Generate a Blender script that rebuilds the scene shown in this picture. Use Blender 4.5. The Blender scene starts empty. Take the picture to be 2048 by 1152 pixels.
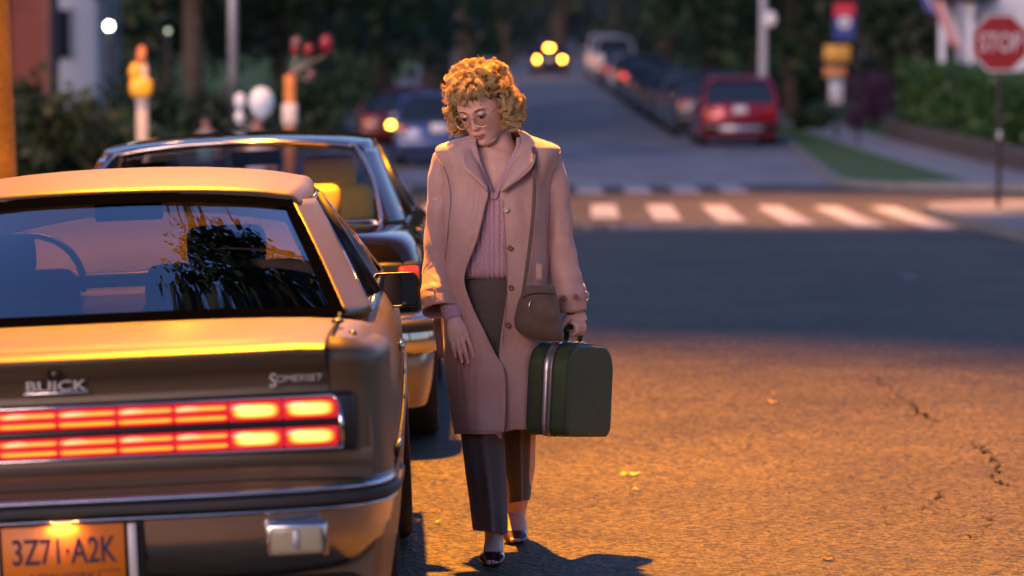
import bpy, bmesh, math, random
import numpy as np
from mathutils import Vector, Matrix, Euler, noise
R = math.radians
random.seed(7)
S = bpy.context.scene
COL = S.collection

# ------------------------------------------------------------------ camera
F = 7000.0                      # focal length in photograph pixels
PITCH = math.atan(426 / F)
cam_d = bpy.data.cameras.new('camera')
cam = bpy.data.objects.new('camera', cam_d); COL.objects.link(cam)
cam.location = (0, 0, 1.6)
cam.rotation_euler = (R(90) - PITCH, 0, 0)
cam_d.sensor_width = 36
cam_d.lens = F / 2048 * 36
cam_d.clip_end = 2000
cam_d.dof.use_dof = True
cam_d.dof.focus_distance = 11.6
cam_d.dof.aperture_fstop = 2.75
S.camera = cam

# ------------------------------------------------------------------ sky, sun, exposure
W = bpy.data.worlds.new('World'); S.world = W; W.use_nodes = True
wn = W.node_tree.nodes; wl = W.node_tree.links
SUN_EL, SUN_ROT = R(3.0), R(205)
sky = wn.new('ShaderNodeTexSky'); sky.sky_type = 'NISHITA'; sky.sun_disc = False
sky.sun_elevation = SUN_EL; sky.sun_rotation = SUN_ROT
sky.air_density = 1.0; sky.dust_density = 0.4; sky.ozone_density = 2.2
tint = wn.new('ShaderNodeMix'); tint.data_type = 'RGBA'; tint.blend_type = 'MULTIPLY'; tint.inputs[0].default_value = 1
tint.inputs[7].default_value = (.95, .88, 1.36, 1)
wl.new(sky.outputs[0], tint.inputs[6]); wl.new(tint.outputs[2], wn['Background'].inputs[0])
wn['Background'].inputs[1].default_value = 0.14
sd = bpy.data.lights.new('sun', 'SUN'); sd.energy = .95; sd.angle = R(35); sd.color = (1.0, 0.66, 0.56)
sun = bpy.data.objects.new('sun', sd); COL.objects.link(sun)
az = SUN_ROT
sdir = Vector((math.sin(az) * math.cos(R(14)), math.cos(az) * math.cos(R(14)), math.sin(R(14))))
sun.rotation_euler = sdir.to_track_quat('Z', 'Y').to_euler()
S.view_settings.view_transform = 'Standard'; S.view_settings.look = 'None'
S.view_settings.exposure = 1.62; S.view_settings.gamma = 1; S.view_settings.use_curve_mapping = False
S.cycles.use_denoising = True
S.cycles.max_bounces = 8; S.cycles.diffuse_bounces = 3; S.cycles.glossy_bounces = 4
S.cycles.transparent_max_bounces = 12; S.cycles.sample_clamp_indirect = 6
S.cycles.caustics_reflective = False; S.cycles.caustics_refractive = False

def at(px, py, y):
    """the point at distance y along the street that the photograph shows at pixel (px, py)"""
    cp, sp = math.cos(PITCH), math.sin(PITCH)
    u, v = px - 1024, 576 - py
    d = Vector((u, F * cp + v * sp, -F * sp + v * cp))
    k = y / d.y
    return Vector((d.x * k, y, 1.6 + d.z * k))

# ------------------------------------------------------------------ materials
def pm(name, col, rough=.6, metal=0., coat=0., bump=None, var=None, sheen=0., emis=None, es=1., spec=None,
       trans=0., alpha=1., aniso=0., col2=None, coords='Object', sub=0., coat_rough=.05, detail=6):
    m = bpy.data.materials.new(name); m.use_nodes = True
    n = m.node_tree.nodes; l = m.node_tree.links; b = n['Principled BSDF']
    b.inputs['Base Color'].default_value = (*col, 1)
    b.inputs['Roughness'].default_value = rough; b.inputs['Metallic'].default_value = metal
    b.inputs['Coat Weight'].default_value = coat; b.inputs['Coat Roughness'].default_value = coat_rough
    b.inputs['Sheen Weight'].default_value = sheen
    if spec is not None: b.inputs['Specular IOR Level'].default_value = spec
    b.inputs['Transmission Weight'].default_value = trans
    if sub:
        b.inputs['Subsurface Weight'].default_value = sub
        b.inputs['Subsurface Radius'].default_value = (.012, .005, .003)
        b.inputs['Subsurface Scale'].default_value = 1.
    if aniso: b.inputs['Anisotropic'].default_value = aniso
    if emis:
        b.inputs['Emission Color'].default_value = (*emis, 1); b.inputs['Emission Strength'].default_value = es
    if var or bump:
        tc = n.new('ShaderNodeTexCoord')
    if var:
        sc, amt = var
        t = n.new('ShaderNodeTexNoise'); t.inputs['Scale'].default_value = sc; t.inputs['Detail'].default_value = detail
        l.new(tc.outputs[coords], t.inputs['Vector'])
        mx = n.new('ShaderNodeMix'); mx.data_type = 'RGBA'
        c2 = col2 if col2 else tuple(min(1, c * (1 + amt)) for c in col)
        c1 = col if col2 else tuple(c * (1 - amt) for c in col)
        mx.inputs[6].default_value = (*c1, 1); mx.inputs[7].default_value = (*c2, 1)
        cr = n.new('ShaderNodeMapRange'); cr.inputs[1].default_value = .3; cr.inputs[2].default_value = .7
        l.new(t.outputs[0], cr.inputs[0]); l.new(cr.outputs[0], mx.inputs[0]); l.new(mx.outputs[2], b.inputs['Base Color'])
    if bump:
        sc, st, di = bump
        t2 = n.new('ShaderNodeTexNoise'); t2.inputs['Scale'].default_value = sc; t2.inputs['Detail'].default_value = 4
        l.new(tc.outputs[coords], t2.inputs['Vector'])
        bp = n.new('ShaderNodeBump'); bp.inputs['Strength'].default_value = st; bp.inputs['Distance'].default_value = di
        l.new(t2.outputs[0], bp.inputs['Height']); l.new(bp.outputs[0], b.inputs['Normal'])
    return m

def glass(name, tint, ior=1.5, rough=0.0, boost=1.0):
    m = bpy.data.materials.new(name); m.use_nodes = True
    n = m.node_tree.nodes; l = m.node_tree.links; n.clear()
    o = n.new('ShaderNodeOutputMaterial'); mx = n.new('ShaderNodeMixShader'); f = n.new('ShaderNodeFresnel')
    f.inputs[0].default_value = ior
    mu = n.new('ShaderNodeMath'); mu.operation = 'MULTIPLY'; mu.inputs[1].default_value = boost; mu.use_clamp = True
    t = n.new('ShaderNodeBsdfTransparent'); t.inputs[0].default_value = (*tint, 1)
    g = n.new('ShaderNodeBsdfGlossy'); g.inputs['Roughness'].default_value = rough
    l.new(f.outputs[0], mu.inputs[0]); l.new(mu.outputs[0], mx.inputs[0])
    l.new(t.outputs[0], mx.inputs[1]); l.new(g.outputs[0], mx.inputs[2]); l.new(mx.outputs[0], o.inputs[0])
    return m

def leafmat(name, c1, c2, trans=.3, rough=.55):
    m = bpy.data.materials.new(name); m.use_nodes = True
    n = m.node_tree.nodes; l = m.node_tree.links; b = n['Principled BSDF']
    ge = n.new('ShaderNodeNewGeometry')
    mx = n.new('ShaderNodeMix'); mx.data_type = 'RGBA'
    mx.inputs[6].default_value = (*c1, 1); mx.inputs[7].default_value = (*c2, 1)
    l.new(ge.outputs['Random Per Island'], mx.inputs[0]); l.new(mx.outputs[2], b.inputs['Base Color'])
    b.inputs['Roughness'].default_value = rough
    tr = n.new('ShaderNodeBsdfTranslucent'); l.new(mx.outputs[2], tr.inputs[0])
    ms = n.new('ShaderNodeMixShader'); ms.inputs[0].default_value = trans
    l.new(b.outputs[0], ms.inputs[1]); l.new(tr.outputs[0], ms.inputs[2])
    l.new(ms.outputs[0], n['Material Output'].inputs[0])
    return m

def emit(name, col, st):
    return pm(name, (.3, .3, .3), emis=col, es=st, rough=.3)

M = {}
M['chrome'] = pm('chrome', (.62, .62, .66), .13, 1.)
M['chrome_soft'] = pm('brushed_chrome', (.62, .61, .62), .22, 1., bump=(60, .04, .01))
M['rubber'] = pm('rubber', (.018, .018, .02), .55, bump=(80, .15, .003))
M['black'] = pm('black_plastic', (.012, .012, .014), .35)
M['tyre'] = pm('tyre_rubber', (.02, .02, .021), .8, bump=(40, .3, .004))
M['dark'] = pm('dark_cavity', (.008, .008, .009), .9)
M['glass1'] = glass('car_glass', (.5, .5, .5), 1.5, .0, 6.5)
M['glass2'] = glass('clear_car_glass', (.92, .93, .93), 1.5, .0, .6)
M['gasket'] = pm('matt_gasket', (.0015, .0015, .002), 1., spec=.0)
M['steel'] = pm('galvanised_steel', (.33, .35, .37), .5, .6, var=(8, .2))
M['concrete'] = pm('concrete', (.2, .195, .185), .85, var=(2.5, .18), bump=(30, .2, .01))
M['concrete_pale'] = pm('pale_concrete', (.33, .325, .315), .85, var=(2.5, .15))
M['kerb'] = pm('kerb_stone', (.22, .215, .2), .85, var=(4, .2), bump=(25, .3, .01))
M['bark'] = pm('bark', (.055, .042, .032), .9, var=(9, .4), bump=(14, .9, .04))
M['paint_white'] = pm('white_paint', (.62, .62, .62), .6, var=(3, .08))
M['soil'] = pm('soil', (.05, .042, .03), .95, var=(3, .3))

# ------------------------------------------------------------------ mesh helpers
def cr(p0, p1, p2, p3, t):
    t2 = t * t; t3 = t2 * t
    return .5 * ((2 * p1) + (-p0 + p2) * t + (2 * p0 - 5 * p1 + 4 * p2 - p3) * t2 + (-p0 + 3 * p1 - 3 * p2 + p3) * t3)

def crpath(pts, n, closed=False):
    P = [np.array(p, float) for p in pts]; k = len(P); out = []
    segs = k if closed else k - 1
    for i in range(segs):
        if closed: a, b, c, d = P[(i - 1) % k], P[i], P[(i + 1) % k], P[(i + 2) % k]
        else:
            b, c = P[i], P[i + 1]
            a = P[i - 1] if i > 0 else 2 * b - c
            d = P[i + 2] if i + 2 < k else 2 * c - b
        for j in range(n): out.append(cr(a, b, c, d, j / n))
    if not closed: out.append(P[-1])
    return out

def lerp_table(tab, x):
    if x <= tab[0][0]: return tab[0][1]
    for (a, u), (b, v) in zip(tab, tab[1:]):
        if x <= b:
            t = (x - a) / (b - a); return u + (v - u) * t
    return tab[-1][1]

class G:
    def __init__(s): s.v = []; s.f = []
    def add(s, v, f):
        o = len(s.v); s.v += [tuple(p) for p in v]; s.f += [tuple(i + o for i in q) for q in f]; return s
    def surf(s, rows, su=4, sv=4, closed=False, disp=None):
        rr = [crpath(r, su, closed) for r in rows]
        cols = list(zip(*rr)); cc = [crpath(c, sv) for c in cols]
        nr = len(cc[0]); nc = len(cc)
        v = []
        for i in range(nr):
            for j in range(nc):
                p = cc[j][i]
                if disp is not None: p = disp(p, j / (nc - (0 if closed else 1)), i / (nr - 1))
                v.append(tuple(p))
        f = []
        for i in range(nr - 1):
            for j in range(nc if closed else nc - 1):
                k = (j + 1) % nc
                f.append((i * nc + j, i * nc + k, (i + 1) * nc + k, (i + 1) * nc + j))
        s.add(v, f); s.last = (nr, nc); return s
    def caploop(s, rows, su=4, sv=4, disp=None):
        """closed rings with end caps"""
        o = len(s.v); s.surf(rows, su, sv, True, disp); nr, nc = s.last
        s.f.append(tuple(o + j for j in range(nc))[::-1]); s.f.append(tuple(o + (nr - 1) * nc + j for j in range(nc))); return s
    def box(s, c, d, rot=None, bev=0., seg=2):
        bm = bmesh.new(); bmesh.ops.create_cube(bm, size=1)
        for q in bm.verts: q.co = Vector((q.co.x * d[0], q.co.y * d[1], q.co.z * d[2]))
        if bev: bmesh.ops.bevel(bm, geom=bm.edges[:], offset=bev, segments=seg, affect='EDGES', profile=.5)
        mt = Matrix.Translation(c) @ (Euler(rot).to_matrix().to_4x4() if rot else Matrix())
        bm.transform(mt); bm.verts.index_update()
        s.add([tuple(q.co) for q in bm.verts], [tuple(x.index for x in f.verts) for f in bm.faces]); bm.free(); return s
    def tube(s, path, rad, n=10, sm=1, cap=True, up=(0, 0, 1), sq=1.):
        """rad: list of r or (a,b); a along 'side', b along the other"""
        P = [np.array(p, float) for p in path]
        Rr = [np.array(r if hasattr(r, '__len__') else (r, r), float) for r in (rad if isinstance(rad, list) else [rad] * len(P))]
        if sm > 1: P = crpath(P, sm); Rr = crpath(Rr, sm)
        o = len(s.v); k = len(P); v = []; side = None
        for i in range(k):
            t = P[min(i + 1, k - 1)] - P[max(i - 1, 0)]; t = t / (np.linalg.norm(t) + 1e-9)
            if side is None:
                u = np.array(up, float)
                if abs(np.dot(u, t)) > .95: u = np.array((0, 1, 0), float) if abs(t[1]) < .9 else np.array((1, 0, 0), float)
                side = np.cross(t, u)
            side = side - t * np.dot(side, t); side = side / (np.linalg.norm(side) + 1e-9); oth = np.cross(side, t)
            for j in range(n):
                a = 2 * math.pi * j / n; ca, sa = math.cos(a), math.sin(a)
                if sq != 1.:
                    ca = math.copysign(abs(ca) ** sq, ca); sa = math.copysign(abs(sa) ** sq, sa)
                v.append(tuple(P[i] + side * Rr[i][0] * ca + oth * Rr[i][1] * sa))
        f = [(i * n + j, i * n + (j + 1) % n, (i + 1) * n + (j + 1) % n, (i + 1) * n + j) for i in range(k - 1) for j in range(n)]
        if cap: f += [tuple(range(n))[::-1], tuple((k - 1) * n + j for j in range(n))]
        s.add(v, f); return s
    def ell(s, c, r, nu=16, nv=10, rot=None, e=1.):
        v = []; f = []; m = Euler(rot).to_matrix() if rot else Matrix.Identity(3)
        pw = lambda q: math.copysign(abs(q) ** e, q)
        for i in range(1, nv):
            t = math.pi * i / nv
            for j in range(nu):
                a = 2 * math.pi * j / nu
                p = m @ Vector((r[0] * pw(math.sin(t)) * pw(math.cos(a)), r[1] * pw(math.sin(t)) * pw(math.sin(a)), r[2] * pw(math.cos(t))))
                v.append(tuple(Vector(c) + p))
        a = len(v); v.append(tuple(Vector(c) + m @ Vector((0, 0, r[2])))); v.append(tuple(Vector(c) - m @ Vector((0, 0, r[2]))))
        for i in range(nv - 2):
            for j in range(nu):
                k = (j + 1) % nu; f.append((i * nu + j, i * nu + k, (i + 1) * nu + k, (i + 1) * nu + j)[::-1])
        for j in range(nu):
            k = (j + 1) % nu; f.append((a, k, j)[::-1]); f.append((a + 1, (nv - 2) * nu + j, (nv - 2) * nu + k)[::-1])
        return s.add(v, f)
    def lathe(s, prof, n=32, axis='X', c=(0, 0, 0)):
        """prof: list of (along, radius)"""
        v = []; k = len(prof)
        for (h, r) in prof:
            for j in range(n):
                a = 2 * math.pi * j / n
                p = (h, r * math.cos(a), r * math.sin(a)) if axis == 'X' else ((r * math.cos(a), h, r * math.sin(a)) if axis == 'Y' else (r * math.cos(a), r * math.sin(a), h))
                v.append(tuple(p[q] + c[q] for q in range(3)))
        f = [(i * n + j, i * n + (j + 1) % n, (i + 1) * n + (j + 1) % n, (i + 1) * n + j) for i in range(k - 1) for j in range(n)]
        return s.add(v, f)
    def extr(s, poly, axis, a, b):
        """polygon of 2-d points extruded between a and b along axis (0,1,2)"""
        def mk(p, h):
            q = list(p); q.insert(axis, h); return tuple(q)
        n = len(poly); v = [mk(p, a) for p in poly] + [mk(p, b) for p in poly]
        f = [tuple(range(n))[::-1], tuple(range(n, 2 * n))] + [(i, (i + 1) % n, n + (i + 1) % n, n + i) for i in range(n)]
        return s.add(v, f)
    def xf(s, m):
        s.v = [tuple(m @ Vector(p)) for p in s.v]; return s
    def mirror(s):
        o = len(s.v); s.v += [(-a, b, c) for a, b, c in s.v]; s.f += [tuple(i + o for i in q)[::-1] for q in list(s.f)]; return s
    def build(s, name, mat, parent=None, smooth=True, org=None, solid=0., sub=0, auto=None, wn=False):
        v = s.v if org is None else [(a - org[0], b - org[1], c - org[2]) for a, b, c in s.v]
        me = bpy.data.meshes.new(name); me.from_pydata(v, [], s.f)
        bm = bmesh.new(); bm.from_mesh(me); bmesh.ops.recalc_face_normals(bm, faces=bm.faces); bm.to_mesh(me); bm.free()
        if smooth:
            me.polygons.foreach_set('use_smooth', [True] * len(me.polygons))
            if auto: me.set_sharp_from_angle(angle=R(auto))
        me.materials.append(mat); me.update()
        o = bpy.data.objects.new(name, me); COL.objects.link(o)
        if parent is not None: o.parent = parent
        if solid:
            q = o.modifiers.new('solid', 'SOLIDIFY'); q.thickness = solid; q.offset = 0
        if sub:
            q = o.modifiers.new('sub', 'SUBSURF'); q.levels = q.render_levels = sub
        return o

def tag(o, label=None, cat=None, group=None, kind=None):
    if label: o['label'] = label
    if cat: o['category'] = cat
    if group: o['group'] = group
    if kind: o['kind'] = kind
    return o
def thing(name, label, cat, loc=(0, 0, 0), rot=(0, 0, 0), group=None):
    o = bpy.data.objects.new(name, None); COL.objects.link(o); o.location = loc; o.rotation_euler = rot; o.empty_display_size = .1
    return tag(o, label, cat, group)
def dup(root, loc, rot=None, scale=None, label=None, kids=True):
    r = root.copy(); COL.objects.link(r); r.location = loc
    if rot is not None: r.rotation_euler = rot
    if scale is not None: r.scale = scale if hasattr(scale, '__len__') else (scale,) * 3
    if label: r['label'] = label
    for ch in list(root.children):
        c = ch.copy(); COL.objects.link(c); c.parent = r
        for g in ch.children:
            d = g.copy(); COL.objects.link(d); d.parent = c
    return r
def bake(o):
    """replace an object's mesh by its evaluated one"""
    dg = bpy.context.evaluated_depsgraph_get(); me = bpy.data.meshes.new_from_object(o.evaluated_get(dg))
    old = o.data; o.modifiers.clear(); o.data = me; me.name = old.name
    return o
def text(name, body, size, mat, parent, loc, rot, depth=.002, xs=1., sy=None, align='CENTER', shear=0, offset=0):
    c = bpy.data.curves.new(name, 'FONT'); c.body = body; c.size = size; c.extrude = depth; c.align_x = align; c.align_y = 'CENTER'
    c.shear = shear; c.offset = offset; c.materials.append(mat)
    t = bpy.data.objects.new(name, c); COL.objects.link(t); bpy.context.view_layer.update()
    me = bpy.data.meshes.new_from_object(t.evaluated_get(bpy.context.evaluated_depsgraph_get())); bpy.data.objects.remove(t)
    o = bpy.data.objects.new(name, me); COL.objects.link(o); o.parent = parent; o.location = loc; o.rotation_euler = rot; o.scale = (xs, 1, 1)
    return o

# ------------------------------------------------------------------ ground
PROF = [(-40, 0), (24, 0), (33, -.12), (42, -.25), (50, -.28), (60, -.26), (70, -.18), (81, -.08), (95, .1), (110, .33), (130, .75), (150, 1.2), (167, 1.6), (190, 2.05), (220, 2.4), (260, 3.2), (300, 8), (380, 22), (600, 30)]
def gz(x, y):
    z = 0.; w = 0.
    for k, q in ((-3, .5), (0, 1.), (3, .5)): z += q * lerp_table(PROF, y + k); w += q
    z /= w
    f = max(0., min(1., (38 - y) / 8))
    if x < -.3: z -= f * .045 * min(-.3 - x, 2.1)
    return z
def strip(name, ys, fl, fr, dz, mat, nx=4, thick=0., parent=None):
    g = G(); v = []; n = nx + 1
    for y in ys:
        a, b = fl(y), fr(y)
        for j in range(n):
            x = a + (b - a) * j / nx; v.append((x, y, gz(x, y) + dz))
    f = [(i * n + j, i * n + j + 1, (i + 1) * n + j + 1, (i + 1) * n + j) for i in range(len(ys) - 1) for j in range(nx)]
    if thick:
        o = len(v); k = len(ys)
        for i in range(k): v.append((v[i * n][0], v[i * n][1], v[i * n][2] - thick))
        for i in range(k): v.append((v[i * n + nx][0], v[i * n + nx][1], v[i * n + nx][2] - thick))
        for i in range(k - 1):
            f.append((i * n, (i + 1) * n, o + i + 1, o + i)); f.append((i * n + nx, (i + 1) * n + nx, o + k + i + 1, o + k + i))
        e = len(v); v += [(v[j][0], v[j][1], v[j][2] - thick) for j in range(n)]
        f += [(j, j + 1, e + j + 1, e + j) for j in range(nx)]
        e = len(v); q = (k - 1) * n; v += [(v[q + j][0], v[q + j][1], v[q + j][2] - thick) for j in range(n)]
        f += [(q + j, q + j + 1, e + j + 1, e + j) for j in range(nx)]
    g.add(v, f); return g.build(name, mat, parent, smooth=not thick)
def yr(a, b, s): 
    n = max(1, int(round((b - a) / s))); return [a + (b - a) * i / n for i in range(n + 1)]

def asphalt(name='asphalt', k=1.):
    m = bpy.data.materials.new(name); m.use_nodes = True
    n = m.node_tree.nodes; l = m.node_tree.links; b = n['Principled BSDF']
    tc = n.new('ShaderNodeTexCoord')
    def nz(sc, det=5, ro=.6):
        t = n.new('ShaderNodeTexNoise'); t.inputs['Scale'].default_value = sc; t.inputs['Detail'].default_value = det
        t.inputs['Roughness'].default_value = ro; l.new(tc.outputs['Object'], t.inputs['Vector']); return t
    vo = n.new('ShaderNodeTexVoronoi'); vo.inputs['Scale'].default_value = 62; l.new(tc.outputs['Object'], vo.inputs['Vector'])
    big = nz(.55, 6, .68); fine = nz(160, 3)
    r1 = n.new('ShaderNodeValToRGB'); r1.color_ramp.elements[0].color = (.014, .0125, .009, 1); r1.color_ramp.elements[1].color = (.135, .112, .066, 1)
    r1.color_ramp.elements[0].position = .1; r1.color_ramp.elements[1].position = 1.
    sp = n.new('ShaderNodeSeparateColor'); l.new(vo.outputs['Color'], sp.inputs[0]); l.new(sp.outputs[0], r1.inputs[0])
    r2 = n.new('ShaderNodeValToRGB'); r2.color_ramp.elements[0].color = (.62, .62, .63, 1); r2.color_ramp.elements[1].color = (1.3, 1.28, 1.22, 1)
    r2.color_ramp.elements[0].position = .35; r2.color_ramp.elements[1].position = .65; l.new(big.outputs[0], r2.inputs[0])
    mx = n.new('ShaderNodeMix'); mx.data_type = 'RGBA'; mx.blend_type = 'MULTIPLY'; mx.inputs[0].default_value = 1
    l.new(r1.outputs[0], mx.inputs[6]); l.new(r2.outputs[0], mx.inputs[7]); l.new(mx.outputs[2], b.inputs['Base Color'])
    rr = n.new('ShaderNodeMapRange'); rr.inputs[3].default_value = .55; rr.inputs[4].default_value = .8; b.inputs['Specular IOR Level'].default_value = .3; l.new(fine.outputs[0], rr.inputs[0]); l.new(rr.outputs[0], b.inputs['Roughness'])
    ad = n.new('ShaderNodeMath'); ad.operation = 'ADD'; l.new(vo.outputs['Distance'], ad.inputs[0])
    m2 = n.new('ShaderNodeMath'); m2.operation = 'MULTIPLY'; m2.inputs[1].default_value = .6; l.new(fine.outputs[0], m2.inputs[0]); l.new(m2.outputs[0], ad.inputs[1])
    bp = n.new('ShaderNodeBump'); bp.inputs['Strength'].default_value = .9; bp.inputs['Distance'].default_value = .008
    l.new(ad.outputs[0], bp.inputs['Height']); l.new(bp.outputs[0], b.inputs['Normal'])
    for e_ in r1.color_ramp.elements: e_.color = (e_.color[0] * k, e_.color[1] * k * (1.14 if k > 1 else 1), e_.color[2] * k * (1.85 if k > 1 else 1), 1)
    return m
M['asphalt'] = asphalt(); M['asphalt_sky_lit'] = asphalt('pale_sky_lit_asphalt', 4.2)  # far road tone raised: grazing sky light put into its colour
M['grass'] = pm('grass', (.075, .15, .03), .9, var=(6, .35), bump=(60, .6, .03))
KL = -2.3
far_l = lambda y: -2.7
def far_r(y): return lerp_table([(56, 8.6), (56.6, 7.), (57.4, 6.1), (58.6, 5.6), (60, 5.5), (84, 6.5), (165, 5.6), (300, 4.5)], y)
g = G()
# ground sheet
xs = [-400, -120, -60, -30, -15, -8, -2.7, -.3, 1, 4, 8, 15, 30, 60, 120, 400]; ys = yr(-40, 24, 8) + yr(27, 270, 3)[0:] + [280, 290, 300, 320, 350, 380, 450, 600]
v = [(x, y, gz(x, y) - .06 + (max(0, abs(x) - 25) * .04 if y > 60 else 0)) for y in ys for x in xs]; n = len(xs)
g.add(v, [(i * n + j, i * n + j + 1, (i + 1) * n + j + 1, (i + 1) * n + j) for i in range(len(ys) - 1) for j in range(n - 1)])
tag(g.build('ground', M['soil']), kind='structure')
rd = strip('road', yr(-35, 44, 1.5), lambda y: KL - .1, lambda y: 5.6, 0, M['asphalt'], 16)
tag(rd, 'dark asphalt street with worn patches', kind='structure')
tag(strip('cross_road', yr(44, 59, 1.5), lambda y: -70, lambda y: 70, 0, M['asphalt'], 60), kind='structure')
tag(strip('far_road', yr(59, 270, 3), lambda y: far_l(y) - .05, lambda y: far_r(y) + .05, 0, M['asphalt_sky_lit'], 6), kind='structure')
def near_r(y): return 5.5 if y < 46.5 else 5.5 + 3 - math.sqrt(max(0, 9 - (y - 46.5) ** 2))
def near_l(y): return KL if y < 42 else KL - 3 + math.sqrt(max(0, 9 - (y - 42) ** 2))
yn = yr(-35, 42, 1.5) + yr(42.5, 49.5, .5)
tag(strip('pavement_near_right', yn, lambda y: near_r(y) + .16, lambda y: 40, .13, M['concrete'], 12, .4), kind='structure')
tag(strip('kerb_near_right', yn, near_r, lambda y: near_r(y) + .158, .126, M['kerb'], 1, .4), kind='structure')
yl = yr(-35, 42, 1.5) + yr(42.5, 45, .25)
tag(strip('pavement_near_left', yl, lambda y: -40, lambda y: near_l(y) - .16, .13, M['concrete'], 12, .4), kind='structure')
tag(strip('kerb_near_left', yl, lambda y: near_l(y) - .158, near_l, .126, M['kerb'], 1, .4), kind='structure')
yf = [56, 56.3, 56.6, 57, 57.4, 58, 58.6, 59.3, 60] + yr(63, 260, 3)
tag(strip('kerb_far_right', yf, far_r, lambda y: far_r(y) + .158, .106, M['kerb'], 1, .4), kind='structure')
tag(strip('grass_verge', yf, lambda y: far_r(y) + .16, lambda y: max(7.6, far_r(y) + 1.1) if y > 57.6 else far_r(y) + .3, .11, M['grass'], 3, .4), kind='structure')
tag(strip('pavement_far_right', yf, lambda y: (max(7.6, far_r(y) + 1.1) if y > 57.6 else far_r(y) + .3) + .003, lambda y: 9.1, .115, M['concrete_pale'], 3, .4), kind='structure')
tag(strip('lawn_far_right', yf, lambda y: 9.103, lambda y: 40, .13, M['grass'], 6, .4), kind='structure')
yfl = yr(59.5, 260, 3)
tag(strip('kerb_far_left', yfl, lambda y: -2.86, far_l, .106, M['kerb'], 1, .4), kind='structure')
tag(strip('pavement_far_left', yfl, lambda y: -5., lambda y: -2.862, .115, M['concrete'], 2, .4), kind='structure')
tag(strip('lawn_far_left', yfl, lambda y: -40, lambda y: -5.003, .12, M['grass'], 8, .4), kind='structure')
# markings of the crossings: each bar its own mesh
M['bar'] = pm('road_paint', (.36, .36, .35), .7, var=(9, .12))
def bar(x, w, y0, y1, sk, k):
    g = G(); v = []
    for y in yr(y0, y1, 1.):
        t = (y - y0) / (y1 - y0); xx = x + sk * t
        v += [(xx - w / 2, y, gz(xx, y) + .005), (xx + w / 2, y, gz(xx, y) + .005)]
    g.add(v, [(2 * i, 2 * i + 1, 2 * i + 3, 2 * i + 2) for i in range(len(v) // 2 - 1)]); o = g.build('crossing_bar', M['bar'], rd, smooth=False)
for k in range(-3, 6):
    x = 1.22 + .79 * k
    bar(x, .36, (45.6 - .75 * k) if k > 0 else 45.6, 50.6 - .15 * max(k, 0), .1, k)
for k in range(-4, 4): bar(1.25 + .78 * k, .42, 55.2 + .2 * k, 58.6 + .1 * k, 0, k)
M['fade'] = pm('faded_paint', (.11, .115, .125), .8, var=(12, .3))
for px in (1195, 1215, 1282, 1345, 1400, 1448):
    p0, p1 = at(px, 461, 41.2), at(px, 450, 43.3)
    x = p0.x; w = .16
    G().add([(x - w, 41.4, gz(x, 41.4) + .005), (x + w, 41.4, gz(x, 41.4) + .005), (x + w, 43.2, gz(x, 43.2) + .005), (x - w, 43.2, gz(x, 43.2) + .005)], [(0, 1, 2, 3)]).build('faded_mark', M['fade'], rd, smooth=False)
for (px, py, w, dd) in ((1530, 600, .32, .15), (1830, 545, .12, .7)):
    d = 11200 / (py - 150); x = (px - 1024) / F * d
    G().add([(x - w / 2, d, gz(x, d) + .005), (x + w / 2, d + .1, gz(x, d) + .005), (x + w / 2, d + dd + .1, gz(x, d) + .005), (x - w / 2, d + dd, gz(x, d) + .005)], [(0, 1, 2, 3)]).build('faded_mark', M['fade'], rd, smooth=False)
# cracks in the asphalt at the right
M['crack'] = pm('crack_tar', (.011, .009, .007), .95)
def crack(pts, w, seed):
    rnd = random.Random(seed); P = []
    for (a, b), (c, d) in zip(pts, pts[1:]):
        for i in range(14):
            t = i / 14; P.append((a + (c - a) * t + rnd.gauss(0, 6.), b + (d - b) * t + rnd.gauss(0, 2.6)))
    g = G(); v = []
    for i, (px, py) in enumerate(P):
        d = 11200 / (py - 150); x = (px - 1024) / F * d; ww = w * .62 * max(.05, rnd.gauss(.6, .55))
        v += [(x - ww, d - ww * .6, gz(x, d) + .004), (x + ww, d + ww * .6, gz(x, d) + .004)]
    g.add(v, [(2 * i, 2 * i + 1, 2 * i + 3, 2 * i + 2) for i in range(len(P) - 1)]); g.build('crack', M['crack'], rd, smooth=False)
crack([(1740, 745), (1790, 785), (1850, 830), (1880, 850)], .012, 1)
crack([(1960, 897), (2000, 925), (2008, 945), (1985, 960), (2035, 978)], .012, 2)
crack([(1850, 1020), (1885, 998), (1895, 990)], .007, 3)
crack([(1720, 1022), (1800, 1018)], .003, 4)
crack([(1780, 800), (1830, 812), (1842, 832)], .008, 7)
crack([(1930, 870), (1962, 897)], .005, 8)
crack([(1560, 900), (1640, 905)], .002, 9)
crack([(1640, 1020), (1720, 1022)], .002, 10)
crack([(1900, 1030), (1990, 1045), (1960, 1075), (1930, 1078)], .005, 6)
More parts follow.
